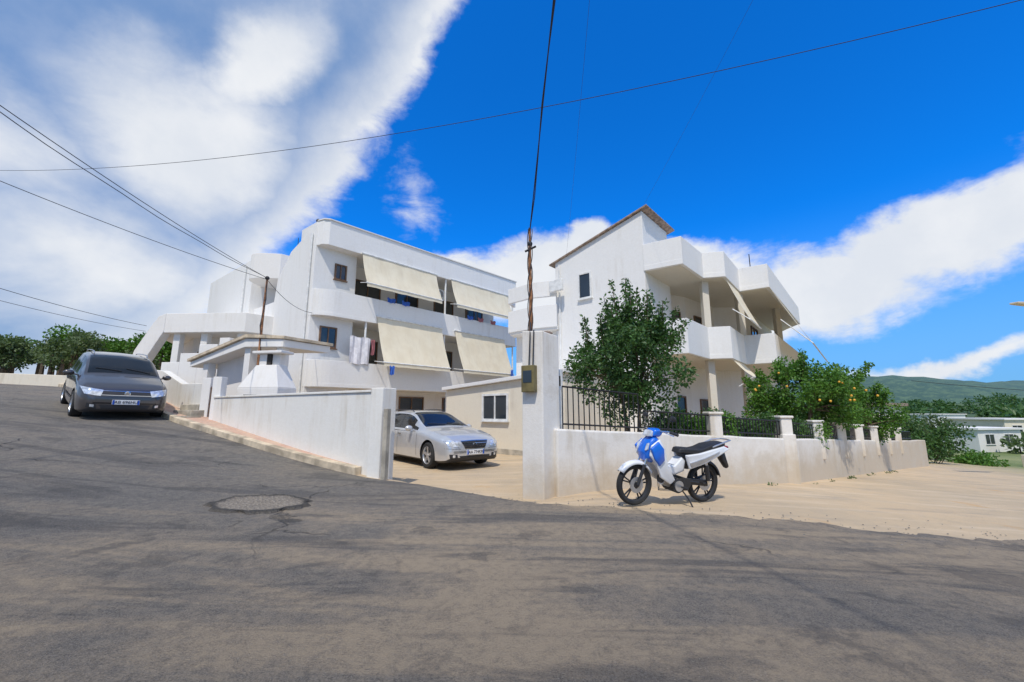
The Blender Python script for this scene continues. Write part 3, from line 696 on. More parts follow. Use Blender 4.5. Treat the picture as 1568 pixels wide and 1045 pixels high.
# ------------------------------------------------------------ far structures right + left
def house(name,x,y,wx,wy,z0,h,mat,rot=0,roof=None):
    G=empty(name); c,s=math.cos(rot),math.sin(rot)
    q=lambda a,b_:(x+a*c-b_*s,y+a*s+b_*c)
    b=MB(); b.prism([q(0,0),q(wx,0),q(wx,wy),q(0,wy)],z0,z0+h); b.obj('walls',[mat],G,bevel=.03)
    b=MB(); b.prism([q(-.3,-.3),q(wx+.3,-.3),q(wx+.3,wy+.3),q(-.3,wy+.3)],z0+h+.003,z0+h+.25); b.obj('roof',[roof or 'white2'],G)
    fr=MB();gl=MB()
    for k in range(2):
        window(fr,gl,q(wx*(.15+.45*k),0),(c,s),wx*.2,z0+h*.4,z0+h*.8,(s,-c),1)
    fr.obj('window_frames',['frame'],G); gl.obj('window_glass',['glass'],G)
house('distant_house',64,58,8,7,-4.4,3.2,'white2',.2); house('distant_house',28.5,33,5.5,4,-2.2,3.95,'cream',.5,'tile')
house('distant_house',82,70,9,8,-4.6,4.5,'cream',.1); house('distant_house',120,118,12,9,-4.6,5,'white',.3)
b=MB(); b.wall([(31,25.8),(37,28.5)],.25,-3,-1.3); b.obj('roadside_wall',['wallw'],None,bevel=.02)
b=MB(); b.wall([(-21,20.0),(-30,19.5),(-40,22)],.2,2,[3.0,3.3,3.5]); b.obj('roadside_wall',['cream'],None,bevel=.02)
house('distant_house',-27,27,5,4,2.6,3.0,'cream',.3,'tile')
G=empty('street_lamp'); zb=Hf(20.5,15); b=MB()
b.tube([(20.5,15,zb-.1),(20.5,15,4.6),(20.2,14.9,4.95),(19.3,14.5,5.0)],[.08,.06,.045,.04],10); b.obj('pole',['alloy'],G,smooth=True)
b=MB(); b.ext([(19.4,14.56,4.95),(19.35,14.54,5.08),(18.4,14.2,5.08),(17.2,13.85,5.0),(17.2,13.85,4.93)],(.08,-.22,0)); b.obj('lamp_head',[simple('lamp_beige',(.6,.52,.35),.4)],G,bevel=.02)
# ------------------------------------------------------------ vehicles
def place(e,x,y,hx,hy,lean=0,dz=0,sc=1.0):
    h=Vector((hx,hy)).normalized(); 
    f=Vector((h.x,h.y,(Hf(x+h.x,y+h.y)-Hf(x-h.x,y-h.y))/2)).normalized()
    l=Vector((-h.y,h.x)); l=Vector((l.x,l.y,(Hf(x+l.x*.8,y+l.y*.8)-Hf(x-l.x*.8,y-l.y*.8))/1.6)).normalized()
    u=f.cross(l).normalized(); l=u.cross(f)
    mt=Matrix((f,l,u)).transposed().to_4x4(); mt.translation=(x,y,Hf(x,y)+.008+dz)
    e.matrix_world=mt@Matrix.Rotation(lean,4,'X')@Matrix.Scale(sc,4)
def wheel(b,c,r,w,side,spk=5,mt=0,mr=1,mk=2):
    hw=w/2
    b.lathe([(r*.68,-hw),(r*.9,-hw*1.05),(r*.985,-hw*.8),(r,-hw*.4),(r,hw*.4),(r*.985,hw*.8),(r*.9,hw*1.05),(r*.68,hw)],c,36,mt)
    s=side
    b.lathe([(r*.70,-hw*.9),(r*.70,hw*.9)],c,36,mr)
    b.lathe([(r*.70,s*hw*.98),(r*.66,s*hw*1.0),(r*.63,s*hw*.8),(r*.62,s*hw*.3)],c,36,mr)
    b.lathe([(0.001,s*hw*.2),(r*.64,s*hw*.2)],c,36,mk)
    b.lathe([(0.001,s*hw*.85),(r*.13,s*hw*.85),(r*.17,s*hw*.6),(r*.17,s*hw*.2)],c,20,mr)
    for k in range(spk):
        a=2*math.pi*k/spk+.3; d=Vector((math.cos(a),0,math.sin(a))); p=Vector((-d.z,0,d.x)); C=Vector(c)
        vs=[]
        for rr,wd,yy in ((r*.1,.16,.8),(r*.66,.12,.88)):
            for sg in (-1,1): vs.append(C+d*rr+p*sg*wd*r*.7+Vector((0,s*hw*yy,0)))
            for sg in (1,-1): vs.append(C+d*rr+p*sg*wd*r*.7+Vector((0,s*hw*(yy-.35),0)))
        b.add(vs,[(0,1,5,4),(1,2,6,5),(2,3,7,6),(3,0,4,7)],mr)
def car(name,keys,Lc,paint,axf,axr,rw,spec):
    E=empty(name); ks=np.array(keys)[::-1]
    N=110; lo,hi=ks[0,0],ks[-1,0]
    u=np.linspace(0,1,N); xs_=lo+(hi-lo)*(.5-.5*np.cos(math.pi*u))*.35+(hi-lo)*u*.65
    prm=[np.interp(xs_,ks[:,0],ks[:,j]) for j in range(1,6)]
    kern=np.array([1,2,3,2,1])/9
    for j in range(5):
        p=prm[j].copy(); q=np.convolve(np.pad(p,2,mode='edge'),kern,'valid'); q[0]=p[0];q[-1]=p[-1]; prm[j]=q
    zb,zs,zt,w,wt=prm
    vs=[];secs=[]
    for i,x in enumerate(xs_):
        hgt=zt[i]-zs[i]
        half=[(0,zb[i]),(w[i]*.9,zb[i]),(w[i]*.975,zb[i]+.05),(w[i]*.995,zb[i]+.16),(w[i],(zb[i]+zs[i])*.5+.03),(w[i]*.985,zs[i]-.10),(w[i]*.975,zs[i]-.035),(w[i]*.945,zs[i])]
        gb=w[i]*.925; 
        half+=[(gb,zs[i]+.02*min(1,hgt*5)),((gb*.62+wt[i]*.38)+.01,zs[i]+hgt*.42),((gb*.18+wt[i]*.82)+.012,zs[i]+hgt*.82),(wt[i]*.97,zt[i]-min(.035,hgt*.12)),(wt[i]*.85,zt[i]-min(.012,hgt*.05)),(wt[i]*.5,zt[i]+.006),(0,zt[i]+.014)]
        full=half+[(-a,b_) for a,b_ in half[-2:0:-1]]
        secs.append(full)
    m=len(secs[0]); hn=len(half)
    for x,s_ in zip(xs_,secs): vs+=[(x,a,b_) for a,b_ in s_]
    b=MB(); b.v=vs
    for i in range(N-1):
        xm=(xs_[i]+xs_[i+1])/2; hg=(zt[i]-zs[i]+zt[i+1]-zs[i+1])/2
        for k in range(m):
            k2=k if k<hn-1 else m-1-k
            mi=0
            if k2 in (8,9):
                if spec['sw'][0]<xm<spec['sw'][1]-(.0 if k2==8 else .32) and hg>.2:
                    mi=1
                    for pp in spec['pil']:
                        if abs(xm-pp)<.035: mi=2
            if k2 in (11,12,13) and spec['ws'][0]<xm<spec['ws'][1]: mi=1
            if k2 in (12,13) and spec['rw'][0]<xm<spec['rw'][1]: mi=1
            if k2 in (0,1): mi=2
            b.f.append((i*m+k,(i+1)*m+k,(i+1)*m+(k+1)%m,i*m+(k+1)%m)); b.m.append(mi)
    b.f.append(tuple(range(m))); b.m.append(0); b.f.append(tuple((N-1)*m+k for k in reversed(range(m)))); b.m.append(0)
    body=b.obj('body',[paint,'cglass','plastic'],E,smooth=True,ang=28)
    bm=bmesh.new(); bm.from_mesh(body.data); bvh=BVHTree.FromBMesh(bm); bm.free()
    for ax in (axf,axr):
        for s in (-1,1):
            c=MB(); c.lathe([(0.001,-.3),(rw+.055,-.3),(rw+.055,.3),(0.001,.3)],(ax,s*.93,rw+.01),40)
            co=c.obj('wheel_arch_cutter',['plastic'],E); md=body.modifiers.new('arch','BOOLEAN'); md.operation='DIFFERENCE'; md.object=co; md.solver='EXACT'
            co['cut']=1
    dg=bpy.context.evaluated_depsgraph_get(); ev=body.evaluated_get(dg); nm=bpy.data.meshes.new_from_object(ev)
    body.modifiers.clear(); body.data=nm
    for o in [o for o in E.children if 'cut' in o]: bpy.data.objects.remove(o)
    nm.set_sharp_from_angle(angle=R(30))
    wh=MB()
    for ax in (axf,axr):
        for s in (-1,1): wheel(wh,(ax,s*spec['trk'],rw),rw,.21,s,spec.get('spk',5))
    wh.obj('wheels',['rubber','alloy','plastic'],E,smooth=True)
    inn=MB(); inn.cbox((0,0,.3),Lc*.75,1.1,.2); inn.obj('underbody',['plastic'],E)
    parts={}
    def patch(nm_,mat,cs,mode='f',off=.006,n=10,mm=5,mirror=True):
        pb=parts.setdefault((nm_,mat),MB())
        for sg in ((1,-1) if mirror else (1,)):
            vs=[];ok=True
            for i in range(n+1):
                for j in range(mm+1):
                    a=[cs[0][q]*(1-i/n)+cs[1][q]*i/n for q in (0,1)]; d=[cs[3][q]*(1-i/n)+cs[2][q]*i/n for q in (0,1)]
                    p=[a[q]*(1-j/mm)+d[q]*j/mm for q in (0,1)]
                    if mode=='f': hit=bvh.ray_cast(Vector((5,p[0]*sg,p[1])),Vector((-1,0,0)))
                    else: hit=bvh.ray_cast(Vector((p[0],3*sg,p[1])),Vector((0,-sg,0)))
                    if hit[0] is None: ok=False;break
                    vs.append(hit[0]+hit[1]*off if hit[1].dot(Vector((1,0,0)) if mode=='f' else Vector((0,sg,0)))>0 else hit[0]-hit[1]*off)
                if not ok:break
            if not ok: continue
            pb.add(vs,[(i*(mm+1)+j,(i+1)*(mm+1)+j,(i+1)*(mm+1)+j+1,i*(mm+1)+j+1) for i in range(n) for j in range(mm)])
    for q in spec['patches']: patch(*q[:3],**(q[3] if len(q)>3 else {}))
    for (nm_,mt_),pb in parts.items(): pb.obj(nm_,[mt_],E,smooth=True,recalc=False)
    mb=MB()
    for s in (-1,1):
        x,z=spec['mir']; mb.ball((x,s*(spec['mw']+.10),z),(.07,.11,.075),0,14); mb.tube([(x,s*(spec['mw']-.08),z-.05),(x,s*(spec['mw']+.05),z-.02)],.02,6)
    mb.obj('mirrors',[paint],E,smooth=True)
    mb=MB()
    for s in (-1,1):
        zz=spec['railz']; y=s*spec['raily']; x0,x1=spec['railx']
        mb.tube([(x0,y,zz-.06),(x0-.08,y,zz),(x0-.5,y,zz+.015),(x1+.5,y,zz+.01),(x1+.08,y,zz-.01),(x1,y,zz-.07)],.014,6)
    mb.obj('roof_rails',[spec['railm']],E,smooth=True)
    px,pz=spec['plate']; mb=MB(); mb.cbox((px,0,pz),.02,.52,.115); mb.obj('number_plate',['plate'],E,bevel=.004)
    mb=MB(); mb.cbox((px+.011,-.235,pz),.004,.04,.11);mb.cbox((px+.011,.235,pz),.004,.04,.11); mb.obj('plate_bands',['pblue'],E)
    cu=bpy.data.curves.new('plate_text','FONT'); cu.body=spec['txt']; cu.size=.1; cu.align_x='CENTER'; cu.align_y='CENTER'; cu.extrude=.002; cu.materials.append(M['plastic'])
    to=bpy.data.objects.new('plate_text',cu); scene.collection.objects.link(to); to.parent=E
    to.matrix_local=Matrix.Translation((px+.013,0,pz))@Matrix(((0,0,1),(1,0,0),(0,1,0))).to_4x4()
    bx,bz,br=spec['badge']; mb=MB(); mb.lathe([(0.001,.012),(br*.75,.012),(br*.8,.02),(br,.016),(br,0)],(bx,0,bz),24,0,'x'); mb.obj('front_badge',['chrome'],E,smooth=True)
    mb=MB()
    for y0,y1 in ((.55,.05),(-.05,-.55)):
        pts=[]
        for i in range(6):
            f=i/5; x_=spec['ws'][1]-.06-.10*f; y_=y0+(y1-y0)*f
            hit=bvh.ray_cast(Vector((x_,y_,3)),Vector((0,0,-1)))
            if hit[0] is not None: pts.append(hit[0]+Vector((0,0,.018)))
        if len(pts)>1: mb.tube(pts,.010,5)
    mb.obj('wipers',['plastic'],E)
    return E
mpv=[(2.2,.30,.52,.60,.60,.50),(2.16,.24,.62,.70,.72,.58),(2.05,.20,.73,.80,.815,.66),(1.85,.19,.82,.90,.865,.70),(1.5,.19,.90,1.0,.89,.72),(1.2,.19,.95,1.07,.895,.73),
     (.95,.19,.97,1.25,.895,.70),(.45,.19,.99,1.50,.895,.66),(.15,.19,1.0,1.58,.895,.64),(-.5,.19,1.01,1.62,.895,.63),(-1.3,.2,1.03,1.60,.89,.62),(-1.8,.22,1.04,1.53,.87,.60),(-2.0,.26,1.03,1.35,.84,.60),(-2.15,.32,.95,1.05,.80,.62),(-2.2,.38,.7,.76,.74,.6)]
spec=dict(sw=(-1.9,1.0),ws=(.28,1.14),rw=(-2.1,-1.85),pil=(-.12,-1.05),trk=.79,spk=7,mir=(.72,1.05),mw=.9,railz=1.635,raily=.56,railx=(.2,-1.6),railm='alloy',plate=(2.225,.47),txt='AB 696HU',badge=(2.185,.68,.06),
 patches=[('grille','plastic',[(.0,.64),(.48,.64),(.44,.72),(.0,.72)]),('grille_chrome','chrome',[(0,.625),(.5,.63),(.5,.64),(0,.637)],dict(off=.012,mm=1)),('grille_chrome','chrome',[(0,.725),(.45,.725),(.45,.735),(0,.735)],dict(off=.012,mm=1)),
  ('headlights','lamp',[(.48,.61),(.76,.65),(.84,.81),(.44,.75)],dict(off=.008)),
  ('lower_intake','plastic',[(0,.27),(.42,.27),(.48,.40),(0,.40)]),('side_intake','plastic',[(.52,.30),(.70,.33),(.70,.44),(.54,.42)]),('fog_lamps','lamp',[(.57,.34),(.64,.35),(.64,.41),(.57,.40)],dict(off=.012)),
  ('bumper_seam','plastic',[(0,.585),(.80,.60),(.80,.606),(0,.592)],dict(off=.003,mm=1)),
  ('door_seams','plastic',[(.92,.3),(.935,.3),(.935,.95),(.92,.95)],dict(mode='s',n=1,mm=12,off=.002)),('door_seams','plastic',[(-.13,.3),(-.115,.3),(-.115,.98),(-.13,.98)],dict(mode='s',n=1,mm=12,off=.002)),('door_seams','plastic',[(-1.02,.6),(-1.005,.6),(-1.005,1.0),(-1.02,1.0)],dict(mode='s',n=1,mm=8,off=.002)),
  ('door_handles','chrome',[(-.08,.84),(.12,.84),(.12,.87),(-.08,.87)],dict(mode='s',off=.03,n=2,mm=1)),('door_handles','chrome',[(-.98,.86),(-.78,.86),(-.78,.89),(-.98,.89)],dict(mode='s',off=.03,n=2,mm=1)),
  ('side_trim','plastic',[(-.95,.42),(.95,.42),(.95,.47),(-.95,.47)],dict(mode='s',off=.012,n=12,mm=1))])
E=car('parked_car',mpv,4.4,'paintdark',1.33,-1.35,.325,spec)
place(E,-11.5,11.95,.775,-.632,dz=-.02)
est=[(2.3,.30,.50,.58,.62,.5),(2.27,.24,.60,.68,.72,.58),(2.18,.19,.68,.755,.80,.62),(1.95,.17,.74,.83,.855,.68),(1.5,.17,.82,.92,.88,.70),(1.05,.17,.88,.985,.885,.70),
     (.75,.17,.90,1.10,.885,.67),(.2,.17,.92,1.36,.885,.58),(-.1,.17,.93,1.425,.885,.56),(-.8,.17,.94,1.45,.885,.555),(-1.5,.18,.95,1.42,.88,.55),(-1.95,.2,.95,1.32,.86,.54),(-2.15,.24,.93,1.08,.83,.57),(-2.25,.28,.86,.96,.80,.6),(-2.3,.36,.7,.76,.75,.6)]
spec=dict(sw=(-2.0,.82),ws=(.05,.97),rw=(-2.2,-1.98),pil=(-.35,-1.2),trk=.775,spk=5,mir=(.55,.97),mw=.87,railz=1.455,raily=.50,railx=(-.1,-1.7),railm='plastic',plate=(2.325,.42),txt='AA 774KR',badge=(2.285,.60,.055),
 patches=[('grille','plastic',[(0,.51),(.30,.52),(.40,.68),(0,.69)]),('grille_chrome','chrome',[(0,.50),(.31,.505),(.30,.52),(0,.515)],dict(off=.012,mm=1)),('grille_chrome','chrome',[(0,.69),(.40,.68),(.41,.695),(0,.705)],dict(off=.012,mm=1)),('grille_chrome','chrome',[(0,.56),(.33,.565),(.34,.575),(0,.57)],dict(off=.012,mm=1)),('grille_chrome','chrome',[(0,.63),(.37,.63),(.38,.64),(0,.64)],dict(off=.012,mm=1)),
  ('headlights','lamp',[(.45,.54),(.74,.585),(.80,.73),(.47,.69)],dict(off=.008)),
  ('bumper_seam','plastic',[(.42,.50),(.80,.52),(.80,.526),(.42,.507)],dict(off=.003,mm=1)),
  ('lower_intake','plastic',[(0,.25),(.40,.25),(.46,.34),(0,.34)]),('side_intake','plastic',[(.50,.28),(.70,.30),(.72,.39),(.52,.38)]),('fog_lamps','lamp',[(.58,.31),(.64,.31),(.64,.37),(.58,.37)],dict(off=.012)),
  ('door_seams','plastic',[(.82,.28),(.832,.28),(.832,.88),(.82,.88)],dict(mode='s',n=1,mm=12,off=.002)),('door_seams','plastic',[(-.35,.28),(-.338,.28),(-.338,.92),(-.35,.92)],dict(mode='s',n=1,mm=12,off=.002)),('door_seams','plastic',[(-1.15,.65),(-1.138,.65),(-1.138,.94),(-1.15,.94)],dict(mode='s',n=1,mm=8,off=.002)),
  ('door_handles','chrome',[(-.28,.79),(-.08,.79),(-.08,.82),(-.28,.82)],dict(mode='s',off=.03,n=2,mm=1)),('door_handles','chrome',[(-1.1,.80),(-.92,.80),(-.92,.83),(-1.1,.83)],dict(mode='s',off=.03,n=2,mm=1)),
  ('side_trim','chrome',[(-1.9,.905),(.7,.885),(.7,.90),(-1.9,.92)],dict(mode='s',off=.006,n=20,mm=1))])
E=car('parked_car',est,4.6,'paintsilver',1.43,-1.33,.32,spec)
place(E,-2.4,12.45,.64,-.77)
# ------------------------------------------------------------ motorbike
def bike():
    E=empty('motorbike')
    Rr=.285; ax=1.24
    def puff(prof,hw,mi,y0=0,bev=.02,name=None,mat=None,taper=.75):
        b=MB(); n=len(prof); cx=sum(p[0] for p in prof)/n; cz=sum(p[1] for p in prof)/n
        lay=[(-hw,taper),(-hw*.6,.97),(0,1.0),(hw*.6,.97),(hw,taper)]
        vs=[]
        for y,k in lay: vs+=[(cx+(p[0]-cx)*k,y0+y,cz+(p[1]-cz)*k) for p in prof]
        fs=[tuple(reversed(range(n))),tuple(4*n+i for i in range(n))]
        for l in range(4): fs+=[(l*n+i,l*n+(i+1)%n,(l+1)*n+(i+1)%n,(l+1)*n+i) for i in range(n)]
        b.add(vs,fs); return b.obj(name,[mat],E,smooth=True,bevel=bev,seg=3,ang=50)
    w=MB()
    for x in (0,ax):
        c=(x,0,Rr); hw=.038
        w.lathe([(Rr*.80,-hw*.8),(Rr*.9,-hw*1.1),(Rr*.975,-hw*.8),(Rr,0),(Rr*.975,hw*.8),(Rr*.9,hw*1.1),(Rr*.80,hw*.8)],c,40,0)
        w.lathe([(Rr*.80,-hw*.8),(Rr*.74,-hw*.5),(Rr*.74,hw*.5),(Rr*.80,hw*.8)],c,40,1)
        w.tube([(x,-.06,Rr),(x,.06,Rr)],.04,14,1)
        for k in range(5):
            a=2*math.pi*k/5+.4
            for da in (-.13,.13): w.tube([(x+.03*math.cos(a),0,Rr+.03*math.sin(a)),(x+Rr*.76*math.cos(a+da),0,Rr+Rr*.76*math.sin(a+da))],.011,6,1)
        w.lathe([(.05,.05),(.11,.05),(.11,.056),(.05,.056)],c,30,2)
    w.obj('wheels',['rubber','plastic','alloy'],E,smooth=True)
    f=MB()
    for s in (-1,1):
        f.tube([(ax,s*.075,Rr),(ax-.10,s*.075,Rr+.28)],.024,10,0); f.tube([(ax-.10,s*.075,Rr+.28),(ax-.19,s*.07,Rr+.52)],.015,10,1)
        f.tube([(0,s*.12,Rr),(.06,s*.115,Rr+.33)],.018,8,1)
        f.tube([(.012,s*.12,Rr+.05),(.05,s*.116,Rr+.27)],.032,10,0)
        f.tube([(.42,s*.07,.33),(0,s*.09,Rr)],.02,8,0)
    f.obj('fork_and_suspension',['plastic','chrome'],E,smooth=True)
    def fender(cx,r,a0,a1,hw,name,mat):
        b=MB();vs=[];N=18
        for i in range(N+1):
            a=R(a0+(a1-a0)*i/N)
            for y,dr in ((-hw,-.045),(-hw*.7,-.008),(0,.008),(hw*.7,-.008),(hw,-.045)): vs.append((cx+(r+dr)*math.cos(a),y,Rr+(r+dr)*math.sin(a)))
        b.add(vs,[(i*5+j,(i+1)*5+j,(i+1)*5+j+1,i*5+j+1) for i in range(N) for j in range(4)]); o=b.obj(name,[mat],E,smooth=True,recalc=False,ang=80)
        md=o.modifiers.new('s','SOLIDIFY'); md.thickness=.004
    fender(ax,.325,35,150,.06,'front_mudguard','bwhite'); fender(0,.335,60,165,.06,'rear_mudguard','plastic')
    puff([(1.13,.62),(1.16,.74),(1.08,.90),(.99,.97),(.90,.93),(.90,.72),(1.0,.58)],.11,0,name='front_cowl',mat='blue')
    for s in (-1,1):
        puff([(1.10,.84),(.96,.93),(.86,.80),(.80,.56),(.66,.36),(.74,.30),(.92,.40),(1.02,.60),(1.12,.70)],.022,0,y0=s*.145,name='leg_shield',mat='bwhite',bev=.012,taper=.93)
        puff([(1.13,.80),(1.0,.90),(.90,.80),(.88,.64),(.96,.56),(1.06,.66)],.02,0,y0=s*.170,name='shield_panel',mat='blue',bev=.012,taper=.9)
        puff([(.46,.70),(.2,.73),(-.28,.84),(-.40,.80),(-.2,.70),(.08,.58),(.38,.50)],.03,0,y0=s*.115,name='side_panel',mat='bwhite',bev=.012,taper=.9)
        puff([(.40,.60),(.12,.67),(-.18,.77),(-.1,.71),(.12,.60),(.36,.53)],.012,0,y0=s*.15,name='side_stripe',mat='alloy',bev=.006,taper=.9)
    puff([(.98,.74),(.80,.56),(.60,.55),(.46,.68),(.38,.62),(.40,.46),(.58,.40),(.76,.42),(.92,.56)],.09,0,name='centre_body',mat='bwhite')
    puff([(.50,.72),(.1,.75),(-.32,.87),(-.42,.82),(-.28,.72),(.05,.56),(.38,.48)],.10,0,name='tail_body',mat='plastic')
    puff([(.56,.72),(.53,.79),(.40,.785),(.24,.775),(.10,.80),(-.06,.86),(-.30,.895),(-.38,.87),(-.36,.83),(-.1,.79),(.1,.74),(.3,.71)],.125,0,name='seat',mat='seat',bev=.025)
    puff([(1.06,.95),(1.0,1.06),(.90,1.07),(.84,1.0),(.90,.94)],.10,0,name='handlebar_cowl',mat='blue',bev=.02)
    puff([(1.09,.95),(1.04,1.04),(1.01,1.04),(1.02,.94)],.085,0,name='headlight',mat='lamp',bev=.01)
    h=MB()
    for s in (-1,1):
        h.tube([(.92,s*.06,1.03),(.88,s*.22,1.04),(.84,s*.34,1.02)],.013,8,1); h.tube([(.865,s*.24,1.035),(.835,s*.36,1.015)],.021,10,0)
        h.tube([(.92,s*.22,1.02),(.90,s*.36,1.0)],.007,6,1)
        h.tube([(.89,s*.20,1.05),(.90,s*.25,1.16),(.88,s*.27,1.20)],.007,6,0); h.ball((.87,s*.285,1.225),(.018,.065,.042),0,14)
    h.tube([(.92,.03,1.0),(1.06,.05,.8)],.01,6,0)
    h.obj('handlebar_and_mirrors',['plastic','chrome'],E,smooth=True)
    for s in (-1,1):
        puff([(1.155,.76),(1.12,.86),(1.09,.87),(1.11,.77)],.022,0,y0=s*.09,name='indicator',mat='lamp',bev=.008)
    e=MB()
    e.tube([(.56,-.12,.27),(.56,.12,.27)],.10,20,0); e.tube([(.42,-.11,.30),(.42,.13,.30)],.075,18,0); e.tube([(.58,0,.30),(.80,0,.36)],[.075,.062],14,0)
    for k in range(6): e.tube([(.64+.025*k,0,.317+.007*k),(.65+.025*k,0,.319+.007*k)],.085,14,1)
    e.tube([(.56,.12,.27),(.56,.135,.27)],.075,18,1); e.cbox((.48,0,.24),.3,.15,.10,0)
    e.obj('engine',['plastic','alloy'],E,smooth=True)
    e=MB(); e.tube([(.78,-.06,.33),(.72,-.10,.17),(.5,-.12,.15),(.2,-.13,.20)],.016,8,0); e.tube([(.22,-.14,.21),(.1,-.145,.24),(-.36,-.15,.35),(-.38,-.15,.355)],[.03,.048,.052,.03],14,1)
    e.obj('exhaust',['chrome','plastic'],E,smooth=True)
    e=MB(); e.box((-.03,.062,.24),(.42,0,.04),(0,.02,0),(0,0,.09)); e.obj('chain_case',['plastic'],E,bevel=.02)
    e=MB(); e.tube([(.52,-.24,.26),(.52,.24,.26)],.012,8); e.tube([(.52,.17,.26),(.52,.25,.26)],.02,8); e.tube([(.52,-.17,.26),(.52,-.25,.26)],.02,8)
    e.tube([(.46,.08,.20),(.44,.2,.1),(.42,.27,-.01)],.011,8); e.tube([(.46,.10,.24),(.66,.13,.22)],.008,6); e.tube([(.2,.15,.33),(.2,.22,.33)],.015,8)
    e.obj('footrests_and_stand',['plastic'],E,smooth=True)
    e=MB(); 
    for s in (-1,1): e.tube([(-.05,s*.12,.82),(-.3,s*.13,.90),(-.44,s*.09,.92),(-.46,0,.925)],.012,8)
    e.obj('grab_rail',['alloy'],E,smooth=True)
    puff([(-.38,.84),(-.45,.83),(-.44,.76),(-.36,.75)],.07,0,name='tail_light',mat='red',bev=.01)
    puff([(-.30,.78),(-.38,.76),(-.50,.50),(-.46,.48),(-.33,.62)],.05,0,name='tail_extension',mat='plastic',bev=.01)
    return E
E=bike(); place(E,2.92,6.68,-.93,-.37,lean=-R(5),sc=1.03)
# ------------------------------------------------------------ world
wd=bpy.data.worlds.new('World'); scene.world=wd; wd.use_nodes=True
t=T(wd.node_tree); bg=wd.node_tree.nodes['Background']
sel=R(58); sdir=Vector((-.22,-1,0)).normalized()
sky=t.n('ShaderNodeTexSky',sky_type='NISHITA'); sky.sun_disc=False; sky.sun_elevation=sel; sky.sun_rotation=math.atan2(sdir.x,sdir.y); sky.dust_density=.6; sky.ozone_density=2.0
co=t.n('ShaderNodeTexCoord').outputs['Generated']
s=t.n('ShaderNodeSeparateXYZ',{0:co})
wn=t.n('ShaderNodeTexNoise',{'Vector':co,'Scale':2.6,'Detail':7.0,'Roughness':.62})
wsep=t.n('ShaderNodeSeparateXYZ',{0:wn.outputs['Color']})
wx=t.m('SUBTRACT',wsep.outputs[0],.5); wy=t.m('SUBTRACT',wsep.outputs[1],.5)
az=t.m('MULTIPLY',t.m('ARCTAN2',s.outputs[0],s.outputs[1]),57.2958); el=t.m('MULTIPLY',t.m('ARCSINE',s.outputs[2]),57.2958)
azw=t.m('ADD',az,t.m('MULTIPLY',wx,14)); elw=t.m('ADD',el,t.m('MULTIPLY',wy,12))
def ell(a0,e0,ra,re,rot=0,amp=1.0):
    dx=t.m('SUBTRACT',azw,a0); dy=t.m('SUBTRACT',elw,e0); c,sn=math.cos(R(rot)),math.sin(R(rot))
    p=t.m('ADD',t.m('MULTIPLY',dx,c/ra),t.m('MULTIPLY',dy,sn/ra)); q=t.m('SUBTRACT',t.m('MULTIPLY',dy,c/re),t.m('MULTIPLY',dx,sn/re))
    r=t.m('SQRT',t.m('ADD',t.m('MULTIPLY',p,p),t.m('MULTIPLY',q,q)))
    return t.m('MULTIPLY',t.m('SUBTRACT',1.0,r),amp)
def mx(*a):
    r=a[0]
    for b_ in a[1:]: r=t.m('MAXIMUM',r,b_)
    return r
fine=t.noise(t.map(co,(1,1,2.2)),7,8,.62,.3); wisp=t.noise(t.map(co,(1,1,2.0),(0,R(20),0)),2.6,7,.55,.25)
line=t.m('ADD',-27.0,t.m('MULTIPLY',t.m('SUBTRACT',elw,22.0),.72))
lft=t.m('MINIMUM',t.m('DIVIDE',t.m('SUBTRACT',line,azw),12),.8)
rgt=mx(ell(36,13,14,5.5,2),ell(50,16.5,17,4.8,10),ell(66,20,16,7,8),ell(46,4.5,14,1.2,4,.5),ell(135,38,55,30))  # last ellipse: unseen cloud bank added behind camera to neutralise blue ambient
mid=mx(ell(4,18,15,6.5,8),ell(11,22,5,3.6),ell(22,16,14,4.5),ell(-8,17,8,5))
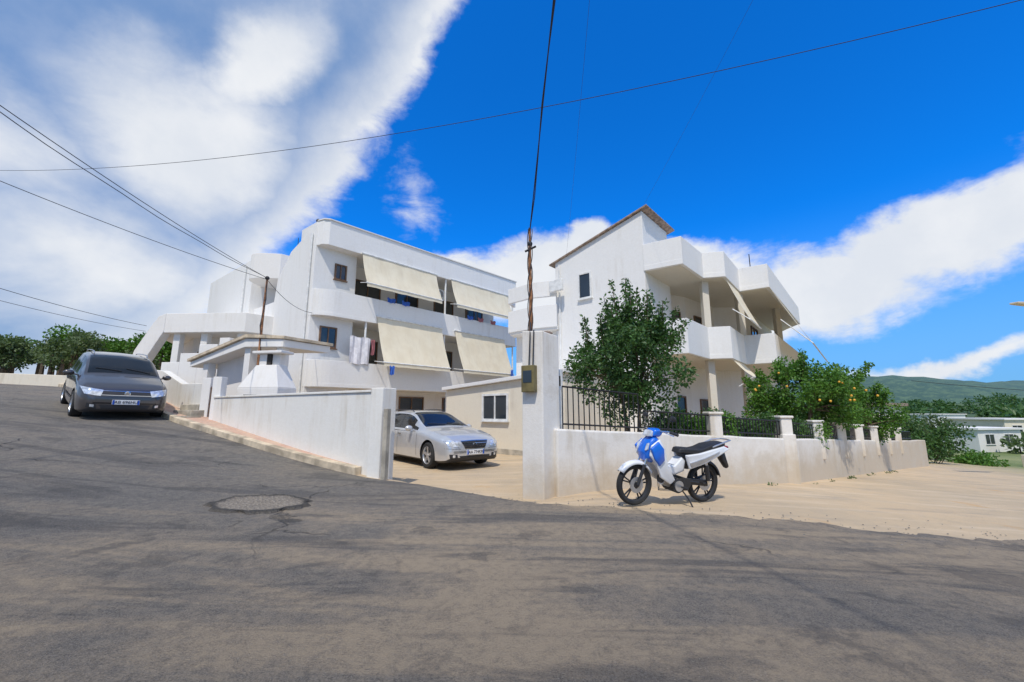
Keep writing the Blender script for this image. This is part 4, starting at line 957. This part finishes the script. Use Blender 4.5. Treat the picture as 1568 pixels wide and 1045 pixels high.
wsp=mx(ell(-14,29,2.8,6,15,.2),ell(-9,21,10,1.2,5,.3))
D=mx(lft,rgt,mid,wsp)
D=t.m('ADD',D,t.m('MULTIPLY',t.m('SUBTRACT',fine,.5),.9))
alpha=t.mr(D,-.04,.42)
isl=t.mr(t.m('SUBTRACT',line,azw),2,14)
st=mx(ell(-16,40,11,3.6,58),ell(-22,32,9,4,70),ell(-41,28,10,8,20),ell(-35,39,8,4,40),ell(-48,14,20,6,0,.7),ell(-58,22,9,5,0,.7))
wh=t.mr(t.m('ADD',st,t.m('MULTIPLY',t.m('SUBTRACT',wisp,.5),2.0)),-.38,.68)
whf=t.m('MAXIMUM',wh,t.m('SUBTRACT',1.0,isl))
ccol=t.mix(whf,(2.1,3.4,5.7),(8.7,8.9,9.2))
shade=t.mr(t.noise(co,5,6,.6),.35,.7,.0,.38)
ccol=t.mix(shade,ccol,(5.8,6.5,7.6))
al=t.m('MULTIPLY',alpha,t.m('ADD',.84,t.m('MULTIPLY',whf,.14)))
skyc=t.mix(1.0,sky.outputs[0],(.04,1.05,2.4),'MULTIPLY')
haze=t.mr(el,24,0,0,.85); skyc=t.mix(haze,skyc,(2.2,4.6,8.1))
fin=t.mix(al,skyc,ccol)
L(t,fin,bg.inputs[0]); bg.inputs[1].default_value=.1
sd=bpy.data.lights.new('sun','SUN'); sd.energy=3.25; sd.angle=R(.6); sd.color=(1,.93,.82)
so=bpy.data.objects.new('sun',sd); scene.collection.objects.link(so)
dv=Vector((sdir.x*math.cos(sel),sdir.y*math.cos(sel),math.sin(sel))); so.rotation_euler=dv.to_track_quat('Z','Y').to_euler()
so.location=(0,-5,20)
# ------------------------------------------------------------ camera
cd=bpy.data.cameras.new('camera'); cd.lens=14.5; cd.sensor_width=36; cd.clip_end=12000; cd.clip_start=.05
cam=bpy.data.objects.new('camera',cd); scene.collection.objects.link(cam); cam.location=(0,0,1.3); cam.rotation_euler=(R(99.7),0,0); scene.camera=cam
scene.view_settings.view_transform='Standard'; scene.view_settings.look='None'; scene.view_settings.exposure=0
